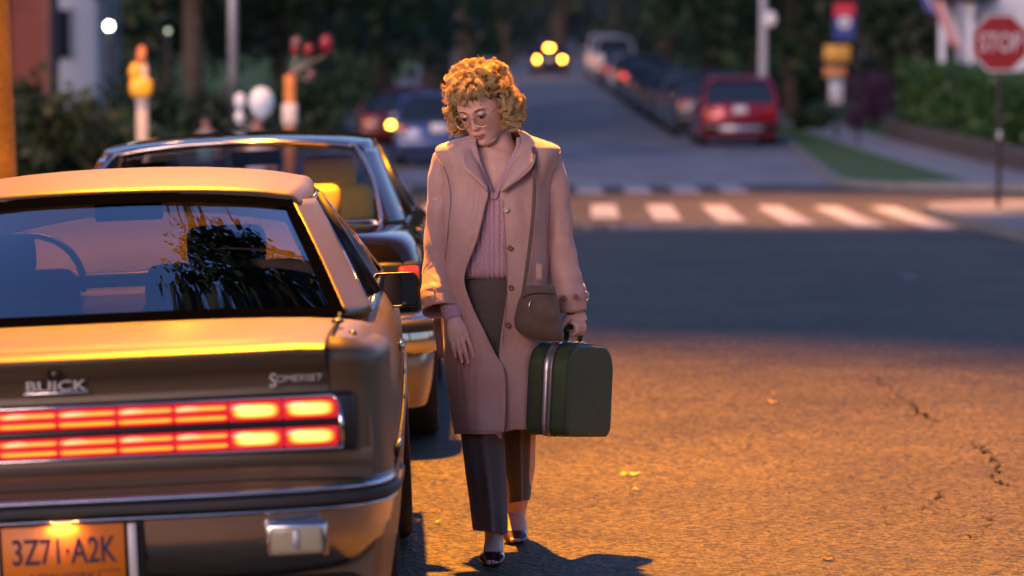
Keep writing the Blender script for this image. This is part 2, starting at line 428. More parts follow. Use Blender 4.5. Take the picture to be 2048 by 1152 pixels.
# fallen leaves
M['leaf_y'] = pm('fallen_leaf', (.55, .36, .06), .6, var=(60, .3))
M['leaf_b'] = pm('dry_leaf', (.2, .09, .04), .7, var=(60, .3))
lf = None
LV = [(1262, 955, .033, 0, 'large curled yellow leaf right of the suitcase'), (1272, 983, .015, 0, 'small yellow leaf below the large curled one'), (873, 1028, .018, 1, 'brown leaf on the asphalt by the front wheel'), (875, 1050, .016, 0, 'yellow leaf between the front wheel and the woman'),
      (880, 1085, .01, 1, 'tiny dark leaf left of the front shoe'), (1548, 808, .022, 0, 'yellow leaf far out on the lit asphalt'), (1549, 788, .014, 0, 'tiny yellow leaf behind the other on the open asphalt'), (1660, 1126, .022, 1, 'brown leaf at the bottom of the open road')]
for i, (px, py, s_, br, lb) in enumerate(LV):
    d = 11200 / (py - 150); x = (px - 1024) / F * d; g = G(); a = i * 1.7
    out = [(1.3, 0, .5), (.7, .55, .15), (.15, .5, .45), (-.4, .62, .1), (-.9, .3, .5), (-1.2, 0, .2), (-.9, -.35, .1), (-.3, -.6, .4), (.3, -.45, .1), (.8, -.5, .3)]
    v = [(x, d, gz(x, d) + s_ * .35)] + [(x + s_ * (p * math.cos(a) - q * math.sin(a)), d + s_ * (p * math.sin(a) + q * math.cos(a)), gz(x, d) + .002 + s_ * r_) for p, q, r_ in out]
    g.add(v, [(0, k + 1, (k + 1) % 10 + 1) for k in range(10)])
    o = g.build('fallen_leaf', M['leaf_b' if br else 'leaf_y'], None, org=(x, d, gz(x, d))); o.location = (x, d, gz(x, d)); tag(o, lb, 'leaf', 'leaves lying on the road')
# ------------------------------------------------------------------ cars
def body_loft(stations, su=3, sv=4):
    """stations: (y, half width, top z, bottom z)"""
    rows = []
    for (y, w, zt, zb) in stations:
        h = [(0, zt + .012), (.5 * w, zt + .009), (.8 * w, zt - .004), (.925 * w, zt - .03), (.98 * w, zt - .11), (w, zt - .24), (w, .46), (.985 * w, .34), (.94 * w, zb + .02), (.8 * w, zb), (0, zb)]
        full = h + [(-a, b) for a, b in h[-2:0:-1]]
        rows.append([(a, y, b) for a, b in full])
    return G().caploop(rows, su, sv)
def cut_arches(o, wheels, r, x=.55, w=.5):
    g = G()
    for y in wheels:
        for s in (-1, 1): g.lathe([(s * x, 0), (s * x, r), (s * (x + w), r), (s * (x + w), 0)], 40, 'X', (0, y, .30))
    c = g.build('arch_cutter', M['dark'], None, smooth=False)
    b = o.modifiers.new('b', 'BOOLEAN'); b.object = c; b.operation = 'DIFFERENCE'; b.solver = 'EXACT'; b.material_mode = 'INDEX' if hasattr(b, 'material_mode') else b.material_mode
    bake(o); bpy.data.objects.remove(c)
    o.data.set_sharp_from_angle(angle=R(40)) if hasattr(o.data, 'set_sharp_from_angle') else None
    return o
def wheel(parent, x, y, r, w, side, rimmat, cap='cap', z=None):
    """thing > wheel > rim, hub_cap"""
    z = r if z is None else z
    o = thing('wheel', None, None, (x, y, z)); o.parent = parent
    s = side
    G().lathe([(-w / 2, r * .66), (-w / 2, r * .93), (-w * .38, r * .99), (-w * .2, r), (w * .2, r), (w * .38, r * .99), (w / 2, r * .93), (w / 2, r * .66), (w * .42, r * .62), (-w * .42, r * .62), (-w / 2, r * .66)], 48).build('tyre', M['tyre'], o, auto=40)
    g = G().lathe([(s * w * .48, r * .66), (s * w * .45, r * .6), (s * w * .3, r * .57), (s * w * .27, r * .5), (s * w * .36, r * .3), (s * w * .4, r * .16), (s * w * .44, r * .1), (s * w * .44, 0)], 48)
    for k in range(12):
        a = k * math.pi / 6; g.box((s * w * .34, r * .4 * math.cos(a), r * .4 * math.sin(a)), (.012, .05, .018), (a, 0, 0), .004, 1)
    g.build('rim', rimmat, o, auto=50)
    return o
def sweep(path, prof, sm=4, sp=3):
    P = crpath([(a, b, 0) for a, b in path], sm); rows = []
    for i, p in enumerate(P):
        t = P[min(i + 1, len(P) - 1)] - P[max(i - 1, 0)]; t /= np.linalg.norm(t)
        nrm = np.array((t[1], -t[0], 0))
        rows.append([tuple(p + nrm * o_ + np.array((0, 0, z))) for o_, z in prof])
    return G().surf(rows, sp, 1)
def greenhouse(car, c, paint, gl, headliner):
    """c: corner points of the right half, car coordinates"""
    RBm, RB, RTm, RT = c['RBm'], c['RB'], c['RTm'], c['RT']
    SBr, STr, STf, SBf, WT, WTm, WB, WBm = (c[k] for k in ('SBr', 'STr', 'STf', 'SBf', 'WT', 'WTm', 'WB', 'WBm'))
    mx = lambda p: (-p[0], p[1], p[2])
    def mid(a, b, t=.5, up=0., out=0.): return (a[0] + (b[0] - a[0]) * t + out, a[1] + (b[1] - a[1]) * t, a[2] + (b[2] - a[2]) * t + up)
    q = lambda e, m, t: (e[0] * t, m[1] + (e[1] - m[1]) * t ** 2, m[2] + (e[2] - m[2]) * t ** 2.4)
    def row(e, m, ts=(1, .9, .7, .35, 0)): return [mx(q(e, m, t)) for t in ts] + [q(e, m, t) for t in ts[-2::-1]]
    rows = [row(RB, RBm), row(mid(RB, RT, .5, c.get('bow', .012)), mid(RBm, RTm, .5, c.get('bow', .012))), row(RT, RTm)]
    G().surf(rows, 4, 6).build('rear_window', gl, car)
    rows = [row(WT, WTm), row(mid(WT, WB, .5, .015), mid(WTm, WBm, .5, .015)), row(WB, WBm)]
    G().surf(rows, 3, 4).build('windscreen', gl, car)
    # roof shell, rear lip to windscreen
    def rrow(e, m, drop, back=0):
        h = [(m[0], m[1] + back, m[2]), (e[0] * .4, m[1] + (e[1] - m[1]) * .16 + back, m[2] - (m[2] - e[2]) * .10), (e[0] * .75, m[1] + (e[1] - m[1]) * .55 + back, m[2] - (m[2] - e[2]) * .42),
             (e[0] * .93, m[1] + (e[1] - m[1]) * .87 + back, m[2] - (m[2] - e[2]) * .78), (e[0], e[1] + back, e[2]), (e[0] + .018, e[1] + back, e[2] - drop)]
        return [mx(p) for p in h[:0:-1]] + h
    cz = c['crown']
    rl = [rrow(RT, RTm, .02), rrow((RT[0] + .01, RT[1] + .04, RT[2] + .018), (0, RTm[1] + .05, RTm[2] + .02), .025),
          rrow((STr[0] - .02, STr[1], STr[2] + .035), (0, STr[1] - .05, cz - .01), .035),
          rrow((.5 * (STr[0] + STf[0]) - .02, .5 * (STr[1] + STf[1]), .5 * (STr[2] + STf[2]) + .042), (0, .5 * (STr[1] + STf[1]), cz), .035),
          rrow((STf[0] - .02, STf[1], STf[2] + .035), (0, STf[1], cz - .015), .035), rrow(WT, WTm, .02)]
    G().surf(rl, 4, 5).build('roof', paint, car, solid=.012)
    for s in (1, -1):
        f = (lambda p: p) if s == 1 else mx
        # rear pillar
        e0, e1 = RB, RT
        prow = []
        for t in (0, .25, .5, .75, 1):
            a = mid(e0, e1, t, c.get('bow', .012) * math.sin(math.pi * t)); b = mid(SBr, STr, t)
            b2 = (b[0], b[1], b[2])
            prow.append([f(a), f(mid(a, b2, .35, 0, .022)), f(mid(a, b2, .75, 0, .02)), f(b2)])
        G().surf(prow, 4, 4).build('rear_pillar', paint, car, solid=.012)
        prow = [[f(mid(SBf, STf, t)), f(mid(mid(SBf, STf, t), mid(WB, WT, t), .5, 0, .012)), f(mid(WB, WT, t))] for t in (0, .5, 1)]
        G().surf(prow, 3, 3).build('front_pillar', paint, car, solid=.012)
        G().surf([[f(mid(SBr, SBf, t)) for t in (0, .33, .66, 1)], [f(mid(mid(SBr, STr, .5), mid(SBf, STf, .5), t, 0, .012)) for t in (0, .33, .66, 1)], [f(mid(STr, STf, t)) for t in (0, .33, .66, 1)]], 3, 3).build('side_window', gl, car)
        b0, b1 = mid(SBr, SBf, .33), mid(STr, STf, .3)
        G().tube([f((b0[0] + .004, b0[1], b0[2])), f((b1[0] + .004, b1[1], b1[2]))], (.016, .03), 6).build('door_pillar', M['black'], car)
        loop = [SBr, mid(SBr, STr, .5, 0, .004), STr, STf, mid(STf, SBf, .5, 0, .004), SBf]
        g = G()
        for a, b in zip(loop, loop[1:] + loop[:1]): g.tube([f((a[0] + .006, a[1], a[2])), f((b[0] + .006, b[1], b[2]))], .007, 6)
        g.build('window_trim', M['chrome'], car)
    return mid, mx

# ---------------- car 1: bronze coupe
CAR1 = (-1.111, 8.72, -.035)
M['bronze'] = pm('bronze_metallic_paint', (.115, .086, .056), .38, .4, coat=.0, coat_rough=.12, bump=(900, .03, .001))
M['seat'] = pm('grey_velour_seat', (.2, .21, .24), .9, sheen=.3)
car1 = thing('parked_coupe', 'bronze coupe with lit full-width tail lights and amber number plate beside the woman', 'car', CAR1, (0, R(-2.5), R(1.5)))
st = [(.125, .79, .925, .2), (.2, .812, .936, .19), (.4, .832, .945, .18), (.7, .842, .948, .18), (.9, .846, .94, .18), (1.15, .848, .93, .18), (1.8, .85, .925, .18), (2.6, .85, .925, .18), (3.2, .85, .925, .18), (3.5, .85, .935, .18), (3.9, .84, .9, .18), (4.3, .8, .84, .19), (4.5, .7, .74, .22)]
b1 = body_loft(st).build('body', M['bronze'], car1)
cut_arches(b1, (.98, 3.3), .345)
c1 = dict(RBm=(0, .80, .957), RB=(.712, .95, .938), RTm=(0, 1.36, 1.285), RT=(.558, 1.47, 1.243), SBr=(.775, 1.3, .93), STr=(.612, 1.78, 1.24), STf=(.597, 2.55, 1.24), SBf=(.785, 3.3, .93),
          WT=(.55, 2.72, 1.245), WTm=(0, 2.64, 1.3), WB=(.70, 3.36, .935), WBm=(0, 3.5, .94), crown=1.34, bow=.008)
mid, mx = greenhouse(car1, c1, M['bronze'], M['glass1'], None)
def ring_tube(pts, r, n=8, sm=5): return G().tube(crpath(pts, sm, True) + [crpath(pts, sm, True)[0]], r, n, cap=False)
# black band round the rear window (ceramic edge, gasket)
RB, RT, RBm, RTm = c1['RB'], c1['RT'], c1['RBm'], c1['RTm']
def edge_pts(e, m, ts=(1, .97, .9, .7, .4, 0)):
    q = lambda t: (e[0] * t, m[1] + (e[1] - m[1]) * t ** 2, m[2] + (e[2] - m[2]) * t ** 2.4)
    a = [q(t) for t in ts]; return [mx(p) for p in a] + a[-2::-1]
def lift(p, dz=.006): return (p[0], p[1] - .003, p[2] + dz)
bot = [lift(p) for p in edge_pts(RB, RBm)]; top = [lift(p) for p in edge_pts(RT, RTm)]
def band(a, b, t0, t1): return [[mid(p, q, t0) for p, q in zip(a, b)], [mid(p, q, t1) for p, q in zip(a, b)]]
G().surf(band(bot, top, -.01, .06), 3, 2).build('window_gasket', M['gasket'], car1)
G().surf(band(bot, top, .92, 1.012), 3, 2).build('window_gasket', M['gasket'], car1)
for s in (1, -1):
    f = (lambda p: p) if s == 1 else mx
    G().surf([[f(mid(lift(RB, .009), lift(RT, .009), t, .010 * math.sin(math.pi * t), .004)), f(mid(lift(RB), lift(RT), t, .010 * math.sin(math.pi * t), -.045))] for t in (0, .25, .5, .75, 1)], 2, 4).build('window_gasket', M['gasket'], car1)
# rear panel with a concave scoop above the lights
hp = [(0, 1), (.3, 1), (.5, 1), (.6, 1), (.65, 1), (.686, 1)]
def panel_rows(prof, ends, hp=hp):
    rows = []
    for (dy, z) in prof:
        h = [(x * 1., dy + ends * (x / .8) ** 3, z - (.0 if x < .6 else (x - .6) * .05)) for x, k in hp]
        rows.append([mx(p) for p in h[:0:-1]] + h)
    return rows
G().surf(panel_rows([(.16, .936), (.09, .934), (.045, .922), (.04, .908), (.062, .88), (.085, .855), (.094, .825), (.09, .805), (.1, .8)], .045), 4, 4).build('boot_lid', M['bronze'], car1)
G().surf(panel_rows([(.075, .668), (.07, .65), (.058, .635), (.03, .625), (.0, .60)], .04, [(0, 1), (.3, 1), (.55, 1), (.68, 1), (.745, 1), (.79, 1)]), 4, 3).build('rear_panel', M['bronze'], car1)
for s in (1, -1):   # quarter panel corner beside the lights
    rows = []
    for z, a in ((.93, .0), (.9, .0), (.82, .0), (.74, .0), (.66, .0), (.6, 0.), (.55, .0)):
        rows.append([(s * .69, .098 - (.03 if z > .87 else 0), z), (s * .742, .102 - (.02 if z > .87 else 0), z), (s * .784, .125, z), (s * .812, .18, z), (s * .829, .28, z), (s * .839, .43, z)])
    rows[0] = [(s * .69, .12, .944), (s * .725, .125, .940), (s * .752, .14, .934), (s * .775, .2, .930), (s * .79, .3, .927), (s * .80, .44, .925)]
    G().surf(rows, 4, 3).build('quarter_panel', M['bronze'], car1)
    # shut line of the boot lid
    G().tube([(s * .683, .045, .915), (s * .686, .075, .88), (s * .69, .105, .84), (s * .69, .1, .79)], .0045, 6, 3).build('shut_line', M['dark'], car1)
    G().tube([(s * .683, .045, .92), (s * .69, .15, .944), (s * .70, .4, .951), (s * .705, .8, .953), (s * .70, .88, .948)], .0045, 6, 3).build('shut_line', M['dark'], car1)
# light band
G().box((0, .1, .7315), (1.5, .05, .15), None, .018, 3).build('light_surround', M['black'], car1)
g = G(); hw, zt, zb = .716, .799, .666
cs = [(-hw, zb), (-hw + .004, zt - .02), (-hw + .02, zt), (hw - .02, zt), (hw - .004, zt - .02), (hw, zb)]
P = [(a, .068, b) for a, b in cs]
for a, b in zip(P, P[1:] + P[:1]): g.tube([a, b], (.007, .005), 8)
g.build('light_bezel', M['chrome'], car1)
def lens(name, hot):
    m = bpy.data.materials.new(name); m.use_nodes = True
    n = m.node_tree.nodes; l = m.node_tree.links; b = n['Principled BSDF']
    b.inputs['Base Color'].default_value = (.35, .01, .01, 1); b.inputs['Roughness'].default_value = .12
    tc = n.new('ShaderNodeTexCoord'); sx = n.new('ShaderNodeSeparateXYZ'); l.new(tc.outputs['Generated'], sx.inputs[0])
    def math_(op, a, b_=None):
        k = n.new('ShaderNodeMath'); k.operation = op
        for i, q in enumerate((a, b_)):
            if q is None: continue
            if isinstance(q, (int, float)): k.inputs[i].default_value = q
            else: l.new(q, k.inputs[i])
        return k.outputs[0]
    x = math_('ABSOLUTE', math_('SUBTRACT', sx.outputs[0], .5)); z = sx.outputs[2]
    if hot:
        zz = math_('ABSOLUTE', math_('SUBTRACT', z, .52))
        d = math_('ADD', math_('POWER', math_('MULTIPLY', x, 2.15), 4.), math_('POWER', math_('MULTIPLY', zz, 2.45), 3.))
        v = math_('SUBTRACT', 1., d)
    else:
        w1 = math_('ABSOLUTE', math_('SUBTRACT', z, .74)); w2 = math_('ABSOLUTE', math_('SUBTRACT', z, .25))
        zz = math_('MINIMUM', w1, w2)
        d = math_('ADD', math_('POWER', math_('MULTIPLY', x, 1.99), 14.), math_('MULTIPLY', zz, 6.4))
        v = math_('SUBTRACT', 1., d)
    # ribbed moulding
    wv = n.new('ShaderNodeTexWave'); wv.inputs['Scale'].default_value = 9; wv.inputs['Distortion'].default_value = 0; l.new(tc.outputs['Generated'], wv.inputs[0])
    v = math_('ADD', v, math_('MULTIPLY', math_('SUBTRACT', wv.outputs[1], .5), .10))
    r = n.new('ShaderNodeValToRGB'); e = r.color_ramp.elements
    e[0].position = .0; e[0].color = (.62, .02, .03, 1); e[1].position = 1.; e[1].color = (1., .62, .14, 1) if hot else (1., .34, .04, 1)
    q = e.new(.18); q.color = (.85, .03, .03, 1); q = e.new(.45); q.color = (1., .27, .012, 1); 
    l.new(v, r.inputs[0]); l.new(r.outputs[0], b.inputs['Emission Color'])
    es = n.new('ShaderNodeMapRange'); es.inputs[3].default_value = .30; es.inputs[4].default_value = .75 if hot else .62; es.inputs[1].default_value = .1; es.inputs[2].default_value = .9
    l.new(v, es.inputs[0]); l.new(es.outputs[0], b.inputs['Emission Strength'])
    return m
M['lens_hot'] = lens('lit_red_lens', True); M['lens_line'] = lens('lit_lined_lens', False)
bd = [.0, .15, .293, .43, .568, .706]
for s in (1, -1):
    for i in range(5):
        a, b = bd[i] + .0008, bd[i + 1] - .0008
        for (z0, z1) in ((.742, .793), (.672, .722)):
            if i >= 3:
                G().box((s * (a + b) / 2, .072, (z0 + z1) / 2), (b - a, .022, z1 - z0), None, .004, 1).build('tail_lamp', M['lens_hot'], car1)
            else:
                G().box((s * (a + b) / 2, .072, (z0 + z1) / 2), (b - a, .022, z1 - z0), None, .003, 1).build('tail_lamp', M['lens_line'], car1)
G().box((0, .067, .732), (1.41, .02, .017), None, .004, 1).build('light_divider', M['black'], car1)
# bumper, bands swept round the corners
half = [(.0, -.03), (.25, -.03), (.48, -.022), (.64, 0), (.745, .04), (.805, .115), (.83, .23), (.838, .42), (.84, .6)]
path = [(a, b) for a, b in half[::-1]] + [(-a, b) for a, b in half[1:]]
path = path[::-1]
for nm, mt, pr in (('bumper_cover', 'bronze', [(-.095, .583), (-.06, .568), (-.025, .55), (-.004, .535)]),
                   ('bumper_chrome', 'chrome', [(-.004, .535), (.010, .533), (.013, .524), (.004, .519)]),
                   ('bumper_rubber', 'rubber', [(.003, .519), (.021, .514), (.023, .502), (.021, .491), (.003, .486)]),
                   ('bumper_chrome', 'chrome', [(.003, .486), (.013, .483), (.013, .476), (.001, .472)]),
                   ('bumper_skirt', 'chrome_soft', [(.0, .472), (-.003, .45), (-.012, .40), (-.03, .362), (-.065, .325), (-.13, .30)])):
    sweep(path, [(a, b + .043) for a, b in pr], 5, 3).build(nm, M[mt], car1)
G().box((0, .12, .27), (1.5, .1, .14), None, .03).build('underbody', M['dark'], car1)
# number plate in its recess
M['plate'] = pm('amber_plate', (.62, .17, .012), .45, bump=(40, .1, .002)); M['plate_ink'] = pm('plate_ink', (.02, .012, .05), .5)
M['frame_white'] = pm('pale_plate_frame', (.5, .5, .53), .4)
px0 = .012
G().box((px0, -.03, .44), (.40, .03, .17), None, .006).build('plate_recess', M['dark'], car1)
pl = G().box((px0, -.055, .438), (.305, .004, .152), None, .0015, 1).build('number_plate', M['plate'], car1)
for s in (1, -1): G().box((px0 + s * .172, -.052, .435), (.022, .012, .155), None, .003, 1).build('plate_frame', M['frame_white'], car1)
text('plate_number', '3Z71\u00b7A2K', .092, M['plate_ink'], pl, (px0 - .0, -.0585, .448), (R(90), 0, 0), .0012, .67, offset=.0008)
text('plate_state', 'NEW YORK', .034, M['plate_ink'], pl, (px0 - .005, -.0585, .383), (R(90), 0, 0), .0008, .9)
g = G(); g.tube([(px0 + .085, -.0585, .398), (px0 + .14, -.0585, .398)], .0012, 4); g.tube([(px0 + .085, -.0585, .398), (px0 + .085, -.0585, .366)], .0012, 4); g.build('plate_sticker', M['plate_ink'], pl)
M['bulb'] = emit('number_plate_bulb', (1, .42, .06), .45)
G().box((px0 + .0, -.062, .5225), (.05, .012, .006), None, .003, 1).build('plate_lamp', M['bulb'], car1)
ld = bpy.data.lights.new('plate_light', 'AREA'); ld.energy = .08; ld.color = (1, .42, .08); ld.size = .07; ld.shape = 'RECTANGLE'; ld.size_y = .012
lo = bpy.data.objects.new('plate_light', ld); COL.objects.link(lo); lo.parent = car1; lo.location = (px0, -.074, .518); lo.rotation_euler = (R(38), 0, 0)
# reversing lamps
M['rev'] = pm('clear_ribbed_lens', (.30, .27, .2), .15, bump=(50, .4, .004), spec=.8, emis=(1, .8, .5), es=.01)
for s in (1, -1):
    o = G().box((s * .592, -.028, .449), (.158, .03, .094), None, .014, 3).build('reversing_lamp', M['chrome'], car1)
    G().box((s * .592, -.042, .451), (.128, .012, .066), None, .01, 3).build('lens', M['rev'], o)
    G().box((s * .592, -.0485, .451), (.02, .004, .05), None, .002, 1).build('lamp_rib', M['steel'], o)
# badge, lock, script
M['badge'] = pm('badge_chrome', (.85, .85, .9), .25, .9, emis=None)
G().lathe([(.0, 0), (.0, .013), (-.004, .0155), (-.012, .0165)], 24, 'Y', (0, .056, .885)).build('boot_lock', M['black'], car1)
G().lathe([(0, 0), (0, .0095), (.004, .0098)], 24, 'Y', (0, .052, .885)).build('lock_cylinder', M['bronze'], car1)
text('badge_letters', 'BUICK', .037, M['badge'], car1, (.0, .070, .852), (R(90), 0, 0), .002, 1.45, offset=.0006)
G().box((0, .072, .835), (.165, .004, .005), None, .001, 1).build('badge_bar', M['badge'], car1)
text('script_letters', 'S', .05, M['badge'], car1, (.545, .078, .84), (R(90), 0, 0), .002, .85, shear=.1, offset=.0006)
text('script_letters', 'OMERSET', .024, M['badge'], car1, (.612, .078, .844), (R(90), 0, 0), .002, 1.15, shear=.1)
# key lock on the quarter panel, petrol cap line, door mouldings
G().ell((.705, .5, .956), (.018, .03, .008)).build('antenna_base', M['black'], car1)
G().ell((.745, .42, .925), (.012, .03, .012)).build('panel_knob', M['black'], car1)
for s in (1, -1):
    G().tube([(s * .846, .5, .6), (s * .857, 1.3, .6), (s * .857, 3.0, .6), (s * .845, 4.2, .59)], (.006, .018), 8, 3).build('side_moulding', M['rubber'], car1)
    G().tube([(s * .852, .5, .616), (s * .862, 1.3, .616), (s * .862, 3.0, .616), (s * .85, 4.2, .606)], .004, 6, 3).build('side_chrome', M['chrome'], car1)
    G().box((s * .858, 2.0, .77), (.02, .16, .03), None, .008).build('door_handle', M['chrome'], car1)
    G().box((s * .83, 4.05, .42), (.05, .16, .07), None, .012).build('marker_lamp', pm('amber_marker', (.8, .35, .05), .2), car1)
    # mirror
    yq, xq, zq = 2.9, .835, .885
    h = G(); prof = []
    rows = []
    for dy, k in ((.12, .25), (.10, .62), (.06, .88), (.0, 1.), (-.012, .99), (-.014, .93)):
        ring = []
        for (a, b) in ((-1, .55), (-.95, .9), (-.8, 1), (.6, 1), (.86, .9), (1, .55), (1, -.5), (.9, -.9), (.7, -1), (-.6, -1), (-.85, -.95), (-1, -.7)):
            ring.append((s * (xq - .005 + a * .088 * k), yq + dy, zq + b * .058 * k))
        rows.append(ring)
    mm = h.surf(rows, 2, 2, True).build('door_mirror', M['black'], car1)
    G().surf([[(s * (xq - .005 + a * .08), yq - .008, zq + b * .051 * z) for a in (-1, -.5, 0, .5, .99)] for z, b in ((1, -1), (0, 0), (1, 1))], 2, 2).build('mirror_glass', pm('mirror_glass', (.13, .14, .16), .02, 1.), mm)
    h = G(); h.box((s * (xq - .085), yq + .05, zq - .03), (.06, .06, .06), None, .015); h.build('mirror_arm', M['black'], mm)
    for y_ in (.98, 3.3): wheel(car1, s * (.765 if y_ > 2 else .74), y_, .303, .185, s, M['chrome_soft'])
# interior
G().box((0, 2.1, .925), (1.42, 1.9, .02)).build('interior_floor', M['dark'], car1)
for xx, yy, w_, z_ in ((.34, 1.9, .5, 1.03), (-.36, 1.9, .5, 1.03)):
    G().box((xx, yy, z_ - .06), (w_, .14, .17), (R(-8), 0, 0), .05, 3).build('seat_back', M['seat'], car1)
for xx in (.34, -.36): G().box((xx, 1.32, .955), (.42, .12, .08), None, .035, 3).build('rear_headrest', M['seat'], car1)
for xx in (.34, -.36): G().box((xx, 1.93, 1.1), (.24, .08, .13), None, .035, 3).build('headrest', M['seat'], car1)
G().box((0, 3.05, .96), (1.3, .3, .05), None, .02).build('dashboard', M['black'], car1)
sw = G().lathe([(0, .17), (.012, .182), (0, .194), (-.012, .182), (0, .17)], 28, 'Y'); sw.xf(Matrix.Translation((-.36, 2.72, .96)) @ Euler((R(-25), 0, 0)).to_matrix().to_4x4()); sw.build('steering_wheel', M['black'], car1)
G().box((0, 2.5, 1.2), (.22, .02, .06), None, .01).build('rear_view_mirror', M['black'], car1)

# ---------------- car 2: dark saloon ahead
M['black_paint'] = pm('glossy_black_paint', (.004, .003, .004), .05, 0, coat=0, spec=.5)
M['golden_glow'] = pm('gold_lit_valance', (.26, .18, .09), .3, .4, coat=.6)  # valance of the black car, golden reflected light put into its colour
M['lamp_yellow'] = pm('lamp_yellow_leather', (.8, .55, .1), .6)  # seat leather with the lamp's yellow light put into its colour
car2 = thing('parked_sedan', 'glossy black old sedan with chrome window trim ahead of the bronze coupe', 'car', (-1.20, 14.55, -.045), (0, R(-2.2), R(.8)))
st = [(.08, .80, .92, .34), (.14, .84, .945, .26), (.3, .865, .958, .2), (.6, .88, .965, .18), (.9, .89, .965, .18), (1.2, .89, .95, .18), (2.2, .895, .94, .18), (3.2, .895, .94, .18), (3.6, .89, .95, .18), (4.2, .87, .93, .18), (4.6, .85, .9, .2), (4.72, .8, .8, .3)]
b2 = body_loft(st).build('body', M['black_paint'], car2); cut_arches(b2, (1.1, 3.85), .36, .6)
c2 = dict(RBm=(0, .86, .965), RB=(.69, .97, .962), RTm=(0, 1.42, 1.325), RT=(.57, 1.5, 1.28), SBr=(.77, 1.25, .95), STr=(.635, 1.75, 1.28), STf=(.62, 2.7, 1.28), SBf=(.78, 3.35, .95),
          WT=(.54, 2.85, 1.27), WTm=(0, 2.78, 1.32), WB=(.70, 3.45, .95), WBm=(0, 3.6, .96), crown=1.372, bow=.03)
greenhouse(car2, c2, M['black_paint'], M['glass2'], None)
bot = [lift(p, .012) for p in edge_pts(c2['RB'], c2['RBm'])]; top = [lift(p, .012) for p in edge_pts(c2['RT'], c2['RTm'])][::-1]
lp = bot[1:-1] + [mid(bot[-1], top[0], .5, .03)] + top[1:-1] + [mid(top[-1], bot[0], .5, .03)]
G().tube(crpath(lp, 4, True) + [crpath(lp, 4, True)[0]], (.011, .009), 8, cap=False).build('chrome_surround', M['chrome'], car2)
half2 = [(.0, -.05), (.4, -.045), (.7, -.01), (.82, .04), (.875, .12), (.9, .3), (.905, .72)]
path2 = ([(a, b) for a, b in half2[::-1]] + [(-a, b) for a, b in half2[1:]])[::-1]
M['chrome_warm'] = M['chrome_soft']
for nm, mt, pr in (('bumper_top', 'chrome_soft', [(-.05, .615), (-.02, .62), (.02, .612), (.03, .595)]), ('bumper_rubber', 'rubber', [(.03, .595), (.042, .58), (.042, .55), (.03, .54)]), ('bumper_face', 'chrome', [(.03, .54), (.032, .5), (.02, .46), (-.02, .44)]),
                   ('rear_valance', 'golden_glow', [(-.03, .45), (-.02, .4), (-.03, .3), (-.05, .22)])):
    sweep(path2, pr, 5, 3).build(nm, M[mt], car2)
M['red_refl'] = pm('red_lamp_lens', (.5, .02, .02), .15, emis=(1, .06, .03), es=.2)
for s in (1, -1):
    o = G().box((s * .70, .085, .76), (.3, .05, .15), (0, 0, s * R(12)), .02).build('tail_light', M['black'], car2)
    G().box((s * .80, .075, .785), (.09, .03, .06), (0, 0, s * R(30)), .012).build('tail_lens', M['red_refl'], o)
    G().box((s * .64, .07, .77), (.16, .03, .05), (0, 0, s * R(8)), .012).build('tail_lens', M['red_refl'], o)
    G().tube([(s * .885, .3, .69), (s * .908, 1., .69), (s * .91, 3., .69)], .008, 6, 3).build('side_chrome', M['chrome'], car2)
    G().tube([(s * .5, .07, .93), (s * .55, .08, .80), (s * .55, .09, .66)], .007, 6, 3).build('lid_edge', M['chrome'], car2)
    for y_ in (1.1, 3.85): wheel(car2, s * .79, y_, .315, .2, s, M['chrome_soft'])
G().box((0, 2.1, .94), (1.42, 1.9, .02)).build('interior_floor', M['dark'], car2)
for xx in (.36, -.36):
    G().box((xx, 2.05, 1.0), (.5, .14, .22), (R(-8), 0, 0), .05, 3).build('seat_back', M['lamp_yellow' if xx > 0 else 'seat'], car2)
    G().box((xx + .05 * (1 if xx > 0 else -1), 2.05, 1.165), (.25, .1, .17), None, .045, 3).build('headrest', M['lamp_yellow' if xx > 0 else 'black'], car2)
G().box((0, 3.1, .98), (1.3, .3, .06), None, .02).build('dashboard', M['black'], car2)
G().box((.37, 1.34, 1.05), (.22, .1, .17), None, .04, 3).build('rear_headrest', M['lamp_yellow'], car2)
G().box((.02, 2.75, 1.235), (.24, .02, .07), None, .01).build('rear_view_mirror', M['black'], car2)

